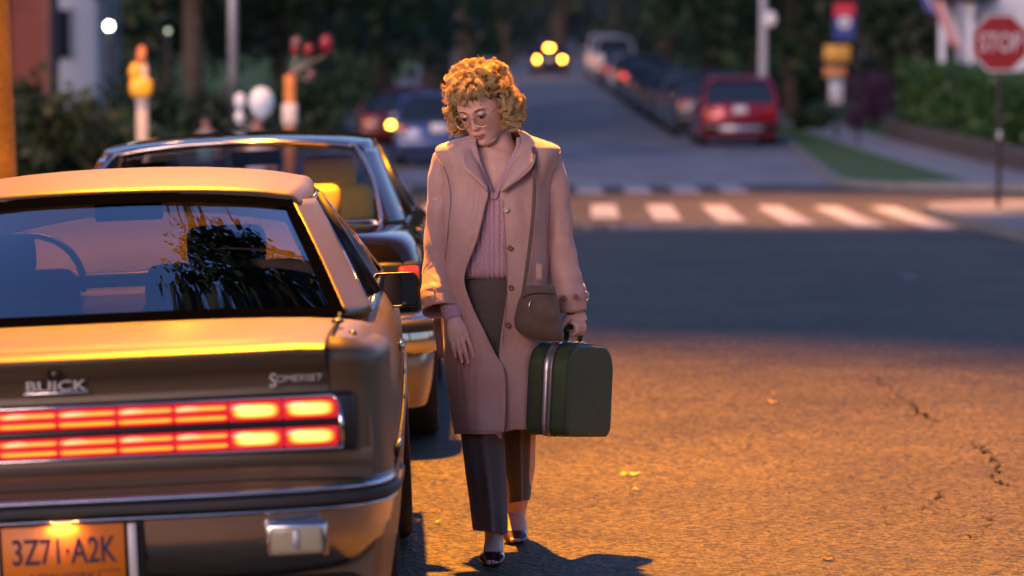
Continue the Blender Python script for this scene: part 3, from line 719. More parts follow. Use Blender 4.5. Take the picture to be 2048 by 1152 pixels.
# ---------------- cars in the distance
M['bgglass'] = pm('dark_tinted_glass', (.02, .03, .04), .05, 0, spec=.9)
M['tail'] = pm('faint_glow_tail_lens', (.3, .012, .014), .15, emis=(1, .03, .02), es=.02)  # unlit tail lamps given a faint red glow as emission
M['tail_on'] = emit('lit_brake_lens', (1, .26, .02), 30)
M['glow'] = pm('red_glow_lens', (.6, .02, .02), .1, emis=(1, .05, .04), es=.9)  # red glow of the reflectors put in as emission
M['plate_w'] = pm('pale_plate', (.75, .73, .7), .4)
def bgcar(label, suv, paint, loc, rz, lamp='tail', group='cars parked along the far kerb', h=None):
    car = thing('parked_car', label, 'car', loc, (0, 0, rz), group)
    hh = h or (1.62 if suv else 1.42); bz = hh * .63; w = .92 if suv else .9
    st = [(.06, w * .90, bz * .97, .34), (.15, w * .96, bz, .25), (.4, w, bz, .2), (1, w, bz, .18), (2.4, w, bz * .98, .18), (3.4, w, bz * .98, .18), (4.1, w * .97, bz * .9, .2), (4.5, w * .85, bz * .75, .26)]
    if not suv: st[1] = (.15, w * .95, bz * .99, .25)
    b = body_loft(st, 2, 2).build('body', paint, car)
    y0, y1, y2, y3 = (.12, .55, 2.7, 3.4) if suv else (.75, 1.35, 2.6, 3.4)
    gl = []
    for (y, ww, z) in ((y0, .80, bz - .02), ((y0 + y1) / 2, .72, bz + (hh - bz) * .55), (y1, .64, hh - .03), ((y1 + y2) / 2, .64, hh - .02), (y2, .62, hh - .04), (y3, .75, bz - .02)):
        ww *= w / .9
        h_ = [(0, z), (ww * .7, z - .005), (ww, z - .04), (ww + (z - bz) * .25, bz + .3 * (z - bz)), (ww + (z - bz) * .3 + .03, bz - .03), (0, bz - .05)]
        gl.append([(a, y, q) for a, q in h_ + [(-a, q) for a, q in h_[-2:0:-1]]])
    G().caploop(gl, 2, 2).build('windows', M['bgglass'], car)
    rr = []
    for (y, ww, z) in ((y1 - .12, .63, hh - .05), (y1 + .05, .66, hh - .005), ((y1 + y2) / 2, .67, hh + .01), (y2, .64, hh - .02)):
        ww *= w / .9
        h_ = [(0, z + .015), (ww * .6, z + .01), (ww * .93, z - .02), (ww + .02, z - .07)]
        rr.append([(-a, y, q) for a, q in h_[:0:-1]] + [(a, y, q) for a, q in h_])
    G().surf(rr, 2, 2).build('roof', paint, car, solid=.03)
    for s in (1, -1):
        G().tube([(s * .83 * w / .9, y0 + .05, bz - .02), (s * .76 * w / .9, (y0 + y1) / 2 + .05, bz + (hh - bz) * .55), (s * .68 * w / .9, y1 + .03, hh - .05)], (.05, .05), 6, 2).build('rear_pillar', paint, car)
        G().box((s * w * .8, .09, bz * .84), (.24, .08, .13 if not suv else .17), (0, 0, s * R(14)), .02, 1).build('tail_light', M[lamp], car)
        G().box((s * (w + .07), 2.95, bz + .02), (.16, .1, .12), None, .03, 1).build('door_mirror', paint, car)
        for y_ in (.95, 3.65):
            o = G().lathe([(-.1, .2), (-.1, .31), (-.07, .33), (.07, .33), (.1, .31), (.1, .2), (.08, .0)] if s > 0 else [(.1, .2), (.1, .31), (.07, .33), (-.07, .33), (-.1, .31), (-.1, .2), (-.08, .0)], 20, 'X', (s * (w - .11), y_, .33)).build('wheel', M['tyre'], car)
    G().box((0, .02, .47), (w * 1.8, .16, .2), None, .05, 2).build('rear_bumper', M['black'] if suv else paint, car)
    G().box((0, .055 if suv else .05, bz * .86), (.31, .02, .16), None, .005, 1).build('number_plate', M['plate_w'], car)
    if suv: G().box((0, -.06, .45), (1.0, .04, .11), None, .02, 1).build('bumper_plate', M['silverp'], car)
    return car
P_ = lambda n, c, m=.3, r=.3: pm(n, c, r, m, coat=.7)
M['silverp'] = P_('silver_paint', (.45, .46, .48), .6)
far_cars = [
 ('red compact sport utility car parked nearest the grass verge', 1, (.30, .008, .018), 81, 5.28, 'tail'),
 ('black car with a pale blue sheen parked just ahead of the red one', 1, (.03, .04, .06), 88.5, 5.0, 'tail'),
 ('grey hatchback third in the row of parked cars', 0, (.12, .13, .15), 95.5, 4.98, 'tail'),
 ('dark green sedan fourth in the row of parked cars', 0, (.02, .035, .03), 102.5, 4.92, 'tail'),
 ('black sedan fifth in the row beside the dark trees', 0, (.015, .015, .02), 110, 4.86, 'tail'),
 ('navy sedan sixth in the row of parked cars', 0, (.02, .03, .07), 118, 4.8, 'tail'),
 ('dark car showing one red round glow, nearer of two such', 1, (.03, .03, .035), 127, 4.75, 'glow'),
 ('pale silver hatchback in the row between the two red glows', 0, (.4, .42, .46), 136, 4.66, 'tail'),
 ('dark car showing a red glow farther up the row', 0, (.04, .03, .04), 145, 4.6, 'glow'),
 ('light grey van-like car high at the far end of the row', 1, (.5, .52, .56), 154, 4.5, 'tail'),
 ('white tall car at the very end of the parked row', 1, (.6, .62, .66), 163, 4.42, 'tail')]
for i, (lb, suv, c, d, x, lm) in enumerate(far_cars):
    sl = (gz(x, d + 4) - gz(x, d)) / 4
    cc = bgcar(lb, suv, P_('car_paint', c), (x, d, gz(x, d)), R(.8), lm, h=1.95 if i >= 9 else None)
    cc.rotation_euler = (math.atan(sl), 0, R(.8))
mc = bgcar('distant car in the middle of the road with three amber brake lights', 0, P_('dark_paint', (.02, .02, .03)), (1.78, 167, gz(1.78, 167)), 0, 'tail_on', group=None)
for o in mc.children:
    if o.name.startswith('tail_light'): o.scale = (.9, 1, 1)
G().box((0, .3, 1.3), (.3, .05, .09), None, .02, 1).build('high_brake_light', M['tail_on'], mc)
bc = bgcar('blue car with a glowing amber corner lamp behind the woman', 0, P_('blue_paint', (.06, .10, .24)), (-1.42, 68, gz(-1.4, 68)), R(1), 'tail', group=None)
M['amber_on'] = emit('lit_amber_lamp', (1, .5, .03), 9)
G().box((-.93, -.02, .83), (.12, .06, .10), None, .02, 1).build('corner_lamp', M['amber_on'], bc)
bgcar('red car parked ahead of the blue car on the left side', 0, P_('red_paint2', (.12, .01, .012)), (-2.55, 78, gz(-2.6, 78)), R(2), 'tail', group=None)
# ------------------------------------------------------------------ street lamps
def street_lamp(label, x, y, h, armx, energy, col, half, aim, px_, blend=.25, r=.16, pole_r=.09):
    t = thing('street_lamp', label, 'street lamp', (px_, y, gz(px_, y) + .1), group='sodium street lamps')
    hh = h
    G().tube([(0, 0, 0), (0, 0, .5), (0, 0, hh * .6), (0, 0, hh + .3)], [pole_r * 1.4, pole_r, pole_r * .8, pole_r * .6], 12).build('pole', M['steel'], t)
    dx = x - px_
    G().tube([(0, 0, hh - .2), (dx * .4, 0, hh + .25), (dx, 0, hh + .25)], .035, 8, 4).build('arm', M['steel'], t)
    o = G().box((dx, 0, hh + .22), (.5, .3, .14), None, .05, 3).build('lamp_head', M['steel'], t)
    G().ell((dx, 0, hh + .14), (.16, .11, .06)).build('lamp_lens', emit('sodium_lens', col, 25), o)
    L = bpy.data.lights.new('sodium_light', 'SPOT'); L.energy = energy; L.color = col; L.spot_size = 2 * half; L.spot_blend = blend; L.shadow_soft_size = r
    l = bpy.data.objects.new('sodium_light', L); COL.objects.link(l); l.parent = t; l.location = (dx, 0, hh + .02)
    v = Vector(aim) - (Vector(t.location) + Vector(l.location)); l.rotation_euler = v.to_track_quat('-Z', 'Y').to_euler()
    return t
SOD = (1.0, .345, .01)
street_lamp('tall steel street lamp on the left pavement above the two old cars', -1.2, 14.6, 8.0, 0, 7100, SOD, R(49), (-2.1, 14.5, 0), -3.4, .5, .12)
street_lamp('steel street lamp at the right corner above the crossing', 5.6, 51.0, 7.5, 0, 3300, (1, .40, .15), R(47), (4.3, 50., -.2), 10.2, .6, .2)
street_lamp('steel street lamp at the left corner beside the crossing', -4.4, 38.5, 6.5, 0, 900, (1, .42, .13), R(36), (-3.2, 42.5, .5), -6.6, .8, .2)

# ------------------------------------------------------------------ foliage
LM = {'dark': leafmat('dark_leaves', (.008, .02, .008), (.028, .055, .02)), 'mid': leafmat('green_leaves', (.014, .038, .014), (.045, .095, .032)),
      'hedge': leafmat('hedge_leaves', (.015, .05, .012), (.055, .14, .03)), 'purple': leafmat('purple_blossom', (.04, .02, .05), (.12, .05, .12)), 'far': leafmat('far_leaves', (.01, .017, .016), (.03, .05, .035))}
def leaves(g, centres, n, spread, size, rnd, box=None):
    v = []; f = []
    for i in range(n):
        if box: c = (rnd.uniform(box[0], box[1]), rnd.uniform(box[2], box[3]), rnd.uniform(box[4], box[5])); r = spread
        else: q = centres[int(rnd.random() * len(centres))]; c, r = q[:3], q[3] * spread
        p = Vector((c[0] + rnd.gauss(0, r), c[1] + rnd.gauss(0, r), c[2] + rnd.gauss(0, r * .75)))
        a = Vector((rnd.gauss(0, 1), rnd.gauss(0, 1), rnd.gauss(0, .6))).normalized(); b = a.orthogonal().normalized()
        b.rotate(Matrix.Rotation(rnd.uniform(0, 6.28), 3, a))
        s = size * rnd.uniform(.6, 1.3); k = len(v)
        e = a.cross(b)
        v += [tuple(p - b * s * .5), tuple(p + e * s * .28), tuple(p + b * s * .5), tuple(p - e * s * .28)]; f.append((k, k + 1, k + 2, k + 3))
    g.add(v, f)
def crown_mesh(seed, rx, rz, n, leaf, mat, clumps=34):
    rnd = random.Random(seed); cs = []
    for i in range(clumps):
        a, b = rnd.uniform(0, 6.28), math.acos(rnd.uniform(-1, 1)); k = rnd.uniform(.45, 1.) ** .5
        cs.append((rx * k * math.sin(b) * math.cos(a), rx * k * math.sin(b) * math.sin(a), rz * k * math.cos(b), rnd.uniform(.7, 1.3)))
    g = G(); leaves(g, cs, n, rx * .16, leaf, rnd)
    return g
TREES = []
def tree(name, label, loc, trunk_h, r, crown_z, rx, rz, mat, seed, lean=0., n=2600, leaf=.3, bark=None, group='trees along the street'):
    t = thing(name, label, 'tree', loc, (0, 0, 0), group); rnd = random.Random(seed)
    P = [(0, 0, -.2), (lean * .3, 0, trunk_h * .35), (lean * .7, rnd.uniform(-.1, .1), trunk_h * .7), (lean, 0, trunk_h), (lean * 1.2, 0, crown_z + rz * .3)]
    tr = G().tube(P, [r * 1.35, r * 1.02, r * .9, r * .8, r * .3], 14, 4)
    for k in range(5):
        a = rnd.uniform(0, 6.28); z0 = trunk_h * rnd.uniform(.8, 1.15)
        tr.tube([(lean, 0, z0), (lean + rx * .35 * math.cos(a), rx * .35 * math.sin(a), z0 + rz * .5), (lean + rx * .75 * math.cos(a), rx * .75 * math.sin(a), z0 + rz * .9)], [r * .5, r * .3, r * .08], 7, 2)
    tr.build('trunk', bark or M['bark'], t)
    g = crown_mesh(seed, rx, rz, n, leaf, mat); g.xf(Matrix.Translation((lean, 0, crown_z))); g.build('crown', LM[mat], t, smooth=False)
    TREES.append(t); return t
# left side trees, right side trees, far avenue
M['bark_warm'] = pm('rough_bark', (.075, .04, .018), .95, var=(5, .35), bump=(22, .6, .02))
tree('street_tree', 'thick rough-barked trunk lit orange at the left edge', (-2.95, 19.3, 0), 6.5, .2, 10.5, 2.3, 1.5, 'mid', 3, lean=-.1, n=5000, leaf=.16, bark=M['bark_warm'])
for i, (px, d, r, tx, rx, cz, rz, m, lb) in enumerate([
    (387, 64, .2, 0, 4.0, 7.2, 3.2, 'dark', 'dark straight trunk rising behind the black sedan'),
    (210, 118, .3, 0, 5.0, 6., 5., 'dark', 'dense dark tree behind the globe lantern'),
    (330, 104, .3, 0, 5.0, 6.5, 5.0, 'dark', 'dark tree behind the yellow sign post'),
    (640, 92, .3, 0, 5.5, 6.0, 4.6, 'mid', 'bushy green tree above the red balloons'),
    (560, 84, .22, 0, 4.0, 6.0, 4.2, 'dark', 'dark tree behind the white balloons'),
    (760, 105, .3, 0, 5.2, 6.5, 5.5, 'mid', 'grey-green tree behind the blue car'),
    (872, 130, .5, 0, 5.5, 9.5, 6.0, 'dark', 'broad dark trunk left of the far road end'),
    (930, 168, .4, 0, 6.5, 8.5, 6.5, 'far', 'dark tree behind the woman at the road end'),
    (1010, 190, .4, 0, 7.0, 9.5, 6.0, 'far', 'far tree closing the road just left of the brake lights'),
    (1120, 205, .4, 0, 7.0, 10., 6.0, 'far', 'far tree closing the road above the brake lights'),
    (1230, 195, .4, 0, 7.0, 9.5, 6.0, 'dark', 'far dark tree above the white parked cars'),
    (1330, 150, .4, 0, 6.0, 9.0, 6.0, 'dark', 'black tree mass above the middle of the parked row'),
    (1420, 125, .35, 0, 5.0, 7.0, 5.5, 'mid', 'green tree left of the grey light pole'),
    (1580, 100, .2, 0, 4.5, 6.0, 4.4, 'mid', 'green street tree with a pale trunk right of the grey light pole'),
    (1760, 112, .3, 0, 5.5, 5.8, 4.6, 'dark', 'dark tree behind the banner and purple bush'),
    (1860, 96, .3, 0, 3.5, 4.6, 3.6, 'dark', 'dark tree below the flag'),
    (1500, 150, .4, 0, 6.5, 8, 6.0, 'mid', 'large tree behind the red parked car')]):
    x = (px - 1024) / F * d
    tree('street_tree', lb, (x, d, gz(x, d)), cz * .62, r, cz, rx, rz, m, 20 + i, n=4200, leaf=.42, group='trees along the street')
# low shrubs in front of the trees
def shrub(label, px, d, w, h, m, seed, n=1800, leaf=.16, name='shrub', zoff=0., cat='bush', group=None):
    x = (px - 1024) / F * d; t = thing(name, label, cat, (x, d, gz(x, d) + .1 + zoff), group=group); rnd = random.Random(seed)
    cs = [(rnd.uniform(-w / 2, w / 2) * .8, rnd.uniform(-.5, .5), h * rnd.uniform(.15, .85), rnd.uniform(.7, 1.2)) for _ in range(22)]
    g = G(); leaves(g, cs, n, min(w, h) * .17, leaf, rnd); g.build('foliage', LM[m], t, smooth=False)
    s = G()
    for k in range(6):
        c = cs[k]; s.tube([(0, 0, -.2), (c[0] * .5, c[1] * .5, h * .3), (c[0], c[1], c[2])], [.04, .03, .01], 6, 2)
    s.build('stems', M['bark'], t); return t
for i, (px, d, w, h, m, lb) in enumerate([(100, 44, 1.1, 1.7, 'dark', 'tall dark shrub beside the orange-lit trunk'), (240, 46, 1.7, 1.25, 'mid', 'shrub with yellowish light behind the sign post'), (330, 56, 2.0, 1.6, 'dark', 'dark rounded shrub between sign post and dark trunk'),
    (470, 62, 1.8, 1.3, 'dark', 'low dark shrub under the white balloons'), (640, 70, 2.0, 1.8, 'mid', 'green bush under the red balloons'), (700, 120, 3.0, 1.5, 'mid', 'bush up the slope behind the red car'), (1350, 160, 7, 3.5, 'dark', 'dark hedge mass behind the parked row'), (1590, 112, 3, 1.6, 'dark', 'dark bush behind the red parked car'),
    (1625, 92, .9, .45, 'dark', 'small round bush at the edge of the pavement'), (1740, 118, 4, 1.6, 'mid', 'green bush behind the purple blossoms')]):
    shrub(lb, px, d, w, h, m, 60 + i, leaf=.2, n=2000)
shrub('purple flowering bush behind the grass verge', 1745, 92, 1.15, 1.15, 'purple', 81, n=2200, leaf=.12, name='flowering_bush', zoff=.25)
shrub('small magenta flowering bush at the pavement edge', 1712, 91, .42, .6, 'purple', 82, n=900, leaf=.1, name='flowering_bush')
# hedge on its low wall
hd = thing('hedge', 'long clipped green hedge above a low wall behind the stop sign', 'hedge', (9.25, 72, gz(9, 72)))
g = G(); rnd = random.Random(5)
for i in range(9500):
    pass
def hx(y): return 9.45 - (y - 60) * .004
v = []; f = []
for i in range(13000):
    y = rnd.uniform(54, 85); top = 1.28 + .35 * (y - 54) / 30; z = top * rnd.random() ** .6 + rnd.gauss(0, .05) + .2; xx = hx(y) + (rnd.random() ** 2) * 1.3 + rnd.gauss(0, .05)
    if rnd.random() < .3: z = top + .2 + rnd.gauss(0, .06)
    p = Vector((xx - 9.25, y - 72, z + gz(xx, y) - gz(9, 72))); a = Vector((rnd.gauss(0, 1), rnd.gauss(0, 1), rnd.gauss(0, 1))).normalized(); b = a.orthogonal().normalized(); e = a.cross(b); s = rnd.uniform(.07, .16); k = len(v)
    v += [tuple(p - b * s), tuple(p + e * s * .6), tuple(p + b * s), tuple(p - e * s * .6)]; f.append((k, k + 1, k + 2, k + 3))
G().add(v, f).build('foliage', LM['hedge'], hd, smooth=False)
g = G()
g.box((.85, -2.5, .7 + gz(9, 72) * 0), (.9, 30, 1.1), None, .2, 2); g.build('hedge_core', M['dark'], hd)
M['wallstone'] = pm('dark_wall_stone', (.09, .075, .07), .9, var=(5, .3), bump=(12, .6, .03))
wl_ = thing('low_wall', 'low dark stone wall at the foot of the hedge', 'wall', (9.2, 70, gz(9, 70)))
for k in range(46):
    for q in range(2):
        y = 54 + k * .68 + .34 * q
        G().box((rnd.uniform(-.02, .02), y - 70, .18 + .24 * q + gz(9.2, y) - gz(9, 70)), (.3, .655, .225), None, .03, 1).build('stone', M['wallstone'], wl_, smooth=False)
# far woods and hill block the horizon
g = G(); rnd = random.Random(9); v = []
leaves(g, None, 9000, 1., 2.2, rnd, (-75, 75, 225, 290, 2, 24))
tag(g.build('far_woods', LM['far'], smooth=False), 'dark woods closing the end of the street', None, kind='stuff')

# ------------------------------------------------------------------ signs and posts at the right
def octo(r): return [(r * math.cos(R(22.5 + 45 * k)) / math.cos(R(22.5)), r * math.sin(R(22.5 + 45 * k)) / math.cos(R(22.5))) for k in range(8)]
M['red_sign'] = pm('red_sign', (.24, .004, .007), .4); M['white_sign'] = pm('white_sign', (.5, .5, .52), .4); M['post'] = pm('brown_steel_post', (.035, .028, .026), .6, .3, var=(12, .4))
sx, sy = 6.40, 46.; sz = gz(sx, sy) + .13
ss = thing('stop_sign', 'red octagonal stop sign on a dark post at the right corner', 'sign', (sx, sy, sz))
cz = at(2003, 86, sy).z - sz
G().box((0, .03, cz / 2 + .18), (.06, .04, cz + .36), None, .008, 1).build('post', M['post'], ss)
G().extr([(a, b + cz) for a, b in octo(.375)], 1, -.002, .008).build('sign_border', M['white_sign'], ss, smooth=False)
pn = G().extr([(a, b + cz) for a, b in octo(.348)], 1, -.008, -.003).build('sign_face', M['red_sign'], ss, smooth=False)
text('stop_lettering', 'STOP', .345, M['white_sign'], pn, (0, -.0095, cz - .005), (R(90), 0, 0), .001, .68, offset=.004)
G().box((0, -.01, .95), (.05, .03, .12), None, .01, 1).build('post_sticker', M['white_sign'], ss)
d = 85; c = at(1672, 285, d); x = c.x; z0 = gz(x, d) + .1
M['yellow_sign'] = pm('yellow_sign', (.62, .33, .05), .5); M['orange_sign'] = pm('orange_sign', (.55, .2, .06), .5); M['teal'] = pm('teal_strip', (.1, .3, .33), .5)
sp = thing('sign_post', 'post with two yellow-orange signs above a white one on the grass verge', 'sign', (x, d, z0))
G().tube([(0, 0, 0), (0, 0, at(1672, 88, d).z - z0)], .035, 8).build('post', M['post'], sp)
for (a, b, c_, e, mt, nm) in ((1648, 90, 1700, 122, 'yellow_sign', 'upper_sign'), (1654, 123, 1690, 134, 'post', 'sign_gap'), (1647, 134, 1692, 154, 'orange_sign', 'middle_sign'), (1657, 155, 1686, 164, 'teal', 'teal_band'), (1658, 165, 1686, 208, 'white_sign', 'white_sign')):
    p, q = at(a, b, d), at(c_, e, d)
    G().box(((p.x + q.x) / 2 - x, -.05, (p.z + q.z) / 2 - z0), (q.x - p.x, .02, p.z - q.z), None, .006, 1).build(nm, M[mt], sp)
# banner: red top, navy below, pale emblem
d = 80; p, q = at(1667, 6, d), at(1710, 80, d); x = (p.x + q.x) / 2; z0 = gz(x + .4, d) + .1
M['banner_red'] = pm('banner_red', (.5, .03, .06), .8); M['banner_blue'] = pm('banner_navy', (.03, .06, .25), .8)
bn = thing('street_banner', 'hanging banner, red above navy with a white round emblem', 'banner', (x, d, z0))
G().tube([(.33, .06, 0), (.33, .06, 3.6)], .03, 8).build('pole', M['post'], bn)
hgt = p.z - q.z; w = q.x - p.x; zc = (p.z + q.z) / 2 - z0
G().tube([(.33, .06, zc + hgt / 2), (-w / 2, 0, zc + hgt / 2)], .012, 6).build('bracket', M['post'], bn)
rows = lambda z0_, z1_: [[(xx, .02 * math.sin(xx * 9 + z * 3), z) for xx in np.linspace(-w / 2, w / 2, 5)] for z in np.linspace(z0_, z1_, 5)]
G().surf(rows(zc + hgt * .12, zc + hgt / 2), 2, 2).build('banner_top', M['banner_red'], bn, solid=.004)
G().surf(rows(zc - hgt / 2, zc + hgt * .115), 2, 2).build('banner_field', M['banner_blue'], bn, solid=.004)
G().lathe([(-.035, 0), (-.035, .155), (-.028, .158)], 24, 'Y', (0, -.0, zc - hgt * .02)).build('banner_emblem', M['white_sign'], bn, smooth=False)
g = G(); g.box((0, -.04, zc - hgt * .02), (.14, .004, .03)); g.build('emblem_bar', M['banner_blue'], bn)
# grey light pole
d = 95; x = (1525 - 1024) / F * d; z0 = gz(x, d) + .1
lpz = thing('light_pole', 'pale grey light pole behind the red parked car', 'pole', (x, d, z0))
G().tube([(0, 0, 0), (0, 0, .4), (0, 0, 7)], [.16, .125, .08], 14).build('pole', pm('pale_grey_pole', (.42, .44, .47), .6), lpz)
p = at(1541, 38, d)
G().ell((p.x - x, -.12, p.z - z0), (.17, .1, .22), 14, 8).build('white_fixture', pm('white_plastic', (.8, .8, .8), .4), lpz)
# house at the right with porch columns and flag
M['siding'] = pm('pale_siding', (.62, .64, .7), .7); M['roofing'] = pm('dark_roofing', (.035, .035, .04), .9, var=(8, .2)); M['wood_dark'] = pm('dark_porch_timber', (.05, .035, .03), .7)
hs = thing('white_house', 'pale clapboard house behind the stop sign with a dark porch', 'house', (14., 84, gz(13.6, 84) + .1))
G().box((.95, 3, 2.6), (7.3, 5, 5.2)).build('wall', M['siding'], hs, smooth=False)
for k in range(22): G().box((.95, .49, .35 + k * .215), (7.34, .03, .19), (R(-4), 0, 0)).build('clapboard', M['siding'], hs, smooth=False)
G().box((-3.3, -.4, 3.35), (1.5, 2.4, .18), None, .03, 1).build('porch_roof', M['roofing'], hs)
for xx in (-3.85, -3.2): G().box((xx, -1.2, 1.6), (.16, .16, 3.3), None, .02, 1).build('porch_column', M['siding'], hs)
G().extr([(-1.7, 5.2), (1.6, 7.6), (4.9, 5.2)], 1, .2, 5.8).build('roof', M['roofing'], hs, smooth=False)
w_ = G().box((1.2, .46, 2.9), (1.0, .08, 1.3)).build('window', M['bgglass'], hs, smooth=False); G().box((1.2, .43, 2.9), (1.1, .05, .08)).build('sash', M['white_sign'], w_)
G().box((-.2, .43, 1.1), (.95, .1, 2.1)).build('door', M['wood_dark'], hs)
d = 76; p = at(1868, 2, d); fx, fz = p.x, p.z
fl = thing('flag', 'striped flag with a blue corner hanging from the porch of the pale house', 'flag', (fx + .62, d, fz + .05))
G().tube([(.3, .0, -.4), (-1.0, 0, .15)], .015, 6).build('flag_pole', M['wood_dark'], fl)
M['stripe_r'] = pm('flag_red', (.5, .04, .06), .8); M['stripe_w'] = pm('flag_white', (.65, .62, .62), .8); M['flag_b'] = pm('flag_blue', (.06, .07, .28), .8)
for k in range(9):
    rows = []
    for z in np.linspace(0, 1, 6):
        u0, u1 = k / 9, (k + 1) / 9
        rows.append([(-.95 + u * .62 + z * .36 - .0, .05 * math.sin(u * 14 + z * 2), .14 - u * .25 - z * (.35 + .65 * min(1, u * 2.0))) for u in (u0, (u0 + u1) / 2, u1)])
    G().surf(rows, 2, 2).build('flag_stripe', M['stripe_r' if k % 2 else 'stripe_w'], fl, solid=.003)
G().surf([[(-.96 + u * .3 + z * .16, .05 * math.sin(u * 6 + z) - .015, .14 - u * .12 - z * .42) for u in (0, .5, 1)] for z in (0, .5, 1)], 3, 3).build('flag_canton', M['flag_b'], fl, solid=.003)
# far beige house
hb = thing('beige_house', 'beige house front glimpsed above the dark trees at the top', 'house', (14.2, 135, gz(14, 135)))
G().box((0, 0, 2.2), (4.5, 5, 4.4)).build('wall', pm('beige_render', (.3, .25, .2), .8), hb, smooth=False)
G().extr([(-2.7, 4.4), (0, 6.3), (2.7, 4.4)], 1, -2.8, 2.8).build('roof', M['roofing'], hb, smooth=False)
G().box((0, -2.53, 3), (.9, .06, 1.2)).build('window', M['bgglass'], hb, smooth=False)

# ------------------------------------------------------------------ left background
M['brick'] = pm('red_brick', (.2, .055, .045), .85, var=(2, .25)); M['mortar'] = pm('mortar', (.16, .1, .09), .9); M['white_wall'] = pm('white_wall', (.8, .8, .84), .75)
d = 72; xr = (102 - 1024) / F * d
bh = thing('brick_house', 'red brick house at the upper left', 'house', (xr - 2.6, d + .8, gz(xr, d) + .1))
G().box((0, 0, 3.3), (5.16, 1.56, 6.6)).build('wall', M['mortar'], bh, smooth=False)
bme = None; nb = 0
bg_ = G()
for r_ in range(70):
    z = .1 + r_ * .085
    for k in range(17):
        xx = -2.5 + k * .31 + (.155 if r_ % 2 else 0)
        if xx > 2.5: continue
        vis = xx > .95 and z > 1.2 and z < 2.75
        if vis and nb < 290:
            if bme is None:
                o = G().box((0, 0, 0), (.295, .05, .072), None, .006, 1).build('brick', M['brick'], bh, smooth=False); bme = o.data
            else:
                o = bpy.data.objects.new('brick', bme); COL.objects.link(o); o.parent = bh
            o.location = (xx, -.795 + rnd.uniform(-.004, .004), z); nb += 1
        else: bg_.box((xx, -.795, z), (.295, .05, .072))
tag(bg_.build('brick_courses', M['brick'], bh, smooth=False), kind='stuff')
for xx, zz in ((1.2, 2.9), (-1.2, 2.9), (1.2, 5)):
    w_ = G().box((xx, -.84, zz), (.8, .1, 1.2)).build('window', M['bgglass'], bh, smooth=False); G().box((xx, -.9, zz), (.86, .03, .06)).build('sash', M['white_sign'], w_)
G().extr([(-2.9, 6.6), (0, 8.4), (2.9, 6.6)], 1, -1.1, 1.1).build('roof', M['roofing'], bh, smooth=False)
G().tube([(1.7, -.9, 0), (1.7, -.9, 6.5)], .05, 8).build('downpipe', M['post'], bh)
d = 80; xl, xr = (104 - 1024) / F * d, (190 - 1024) / F * d
wh = thing('white_house', 'white house with a dark window beside the brick house', 'house', ((xl + xr) / 2, d + 3, gz(xl, d) + .1))
G().box((0, 0, 3.), (xr - xl, 5, 6)).build('wall', M['white_wall'], wh, smooth=False)
p = at(124, 60, d)
w_ = G().box((p.x - (xl + xr) / 2, -2.51, p.z - .1), (.26, .08, 1.1)).build('window', M['bgglass'], wh, smooth=False)
g = G()
for s in (-1, 1): g.box((p.x - (xl + xr) / 2 + s * .16, -2.54, p.z - .1), (.06, .06, 1.2))
g.build('frame', M['white_sign'], w_, smooth=False)
G().extr([(-.7, 6), (0, 7.2), (.7, 6)], 1, -2.7, 2.7).build('roof', M['roofing'], wh, smooth=False)
# lantern posts far left
def lantern(px, py, d, r, e, lb, col=(1, .93, .72)):
    p = at(px, py, d); z0 = gz(p.x, d)
    t = thing('lantern_post', lb, 'lamp', (p.x, d, z0))
    G().tube([(0, 0, 0), (0, 0, p.z - z0 - r)], .035, 8).build('post', M['post'], t)
    G().ell((0, 0, p.z - z0), (r, r, r * 1.1), 20, 12).build('globe', emit('lit_globe', col, e), t)
    G().lathe([(0, .001), (0, r * .7), (r * .3, r * .4), (r * .5, .001)], 14, 'Z', (0, 0, p.z - z0 + r)).build('cap', M['post'], t)
lantern(218, 52, 56, .055, 12, 'bright pale globe lantern among the dark trees')
lantern(336, 62, 58, .04, .35, 'dim small globe lantern right of the bright one', (.8, 1, .7))
# post with yellow fittings
def post_sign():
    d = 41; p = at(285, 280, d); x = p.x; z0 = gz(x, d) + .1
    t = thing('sign_post', 'pale square post with two rounded yellow fittings left of the black sedan', 'post', (x, d, z0))
    M['pinkpost'] = pm('pale_painted_post', (.52, .45, .4), .7, var=(4, .15)); M['yellow'] = pm('yellow_enamel', (.8, .42, .02), .4)
    Z = lambda py: at(285, py, d).z - z0
    G().box((0, 0, Z(128) / 2), (.13, .13, Z(128)), None, .02, 1).build('post', M['pinkpost'], t)
    G().tube([(-.01, 0, Z(128)), (0, 0, Z(100)), (.02, 0, Z(93))], [.06, .05, .02], 10, 2).build('finial', M['orange_sign'], t)
    G().ell((-.075, -.08, Z(145)), (.07, .05, .115), 14, 8).build('upper_fitting', M['yellow'], t)
    G().ell((-.005, -.09, Z(175)), (.135, .06, .115), 14, 8, e=.6).build('lower_fitting', M['yellow'], t)
post_sign()
d = 42; p = at(580, 250, d); x = p.x; z0 = gz(x, d) + .1; Z = lambda py: at(580, py, d).z - z0
x = -2.66
t = thing('wooden_post', 'orange-brown post with a pale lower cuff under the red balloons', 'post', (x, d, z0))
G().box((0, 0, Z(150) / 2), (.13, .13, Z(150)), None, .02, 1).build('post', pm('orange_wood', (.4, .17, .05), .7, var=(7, .3)), t)
G().box((.0, -.01, (Z(206) + Z(252)) / 2), (.18, .19, Z(206) - Z(252)), None, .04, 2).build('pale_cuff', M['frame_white'], t)
d = 56; x = (467 - 1024) / F * d
t = thing('grey_pole', 'thin grey pole left of the white balloons', 'pole', (x, d, gz(x, d))); G().tube([(0, 0, 0), (0, 0, 6)], [.085, .06], 10).build('pole', M['steel'], t); G().lathe([(0, .14), (.05, .12), (.09, .001)], 14, 'Z').build('base', M['steel'], t)
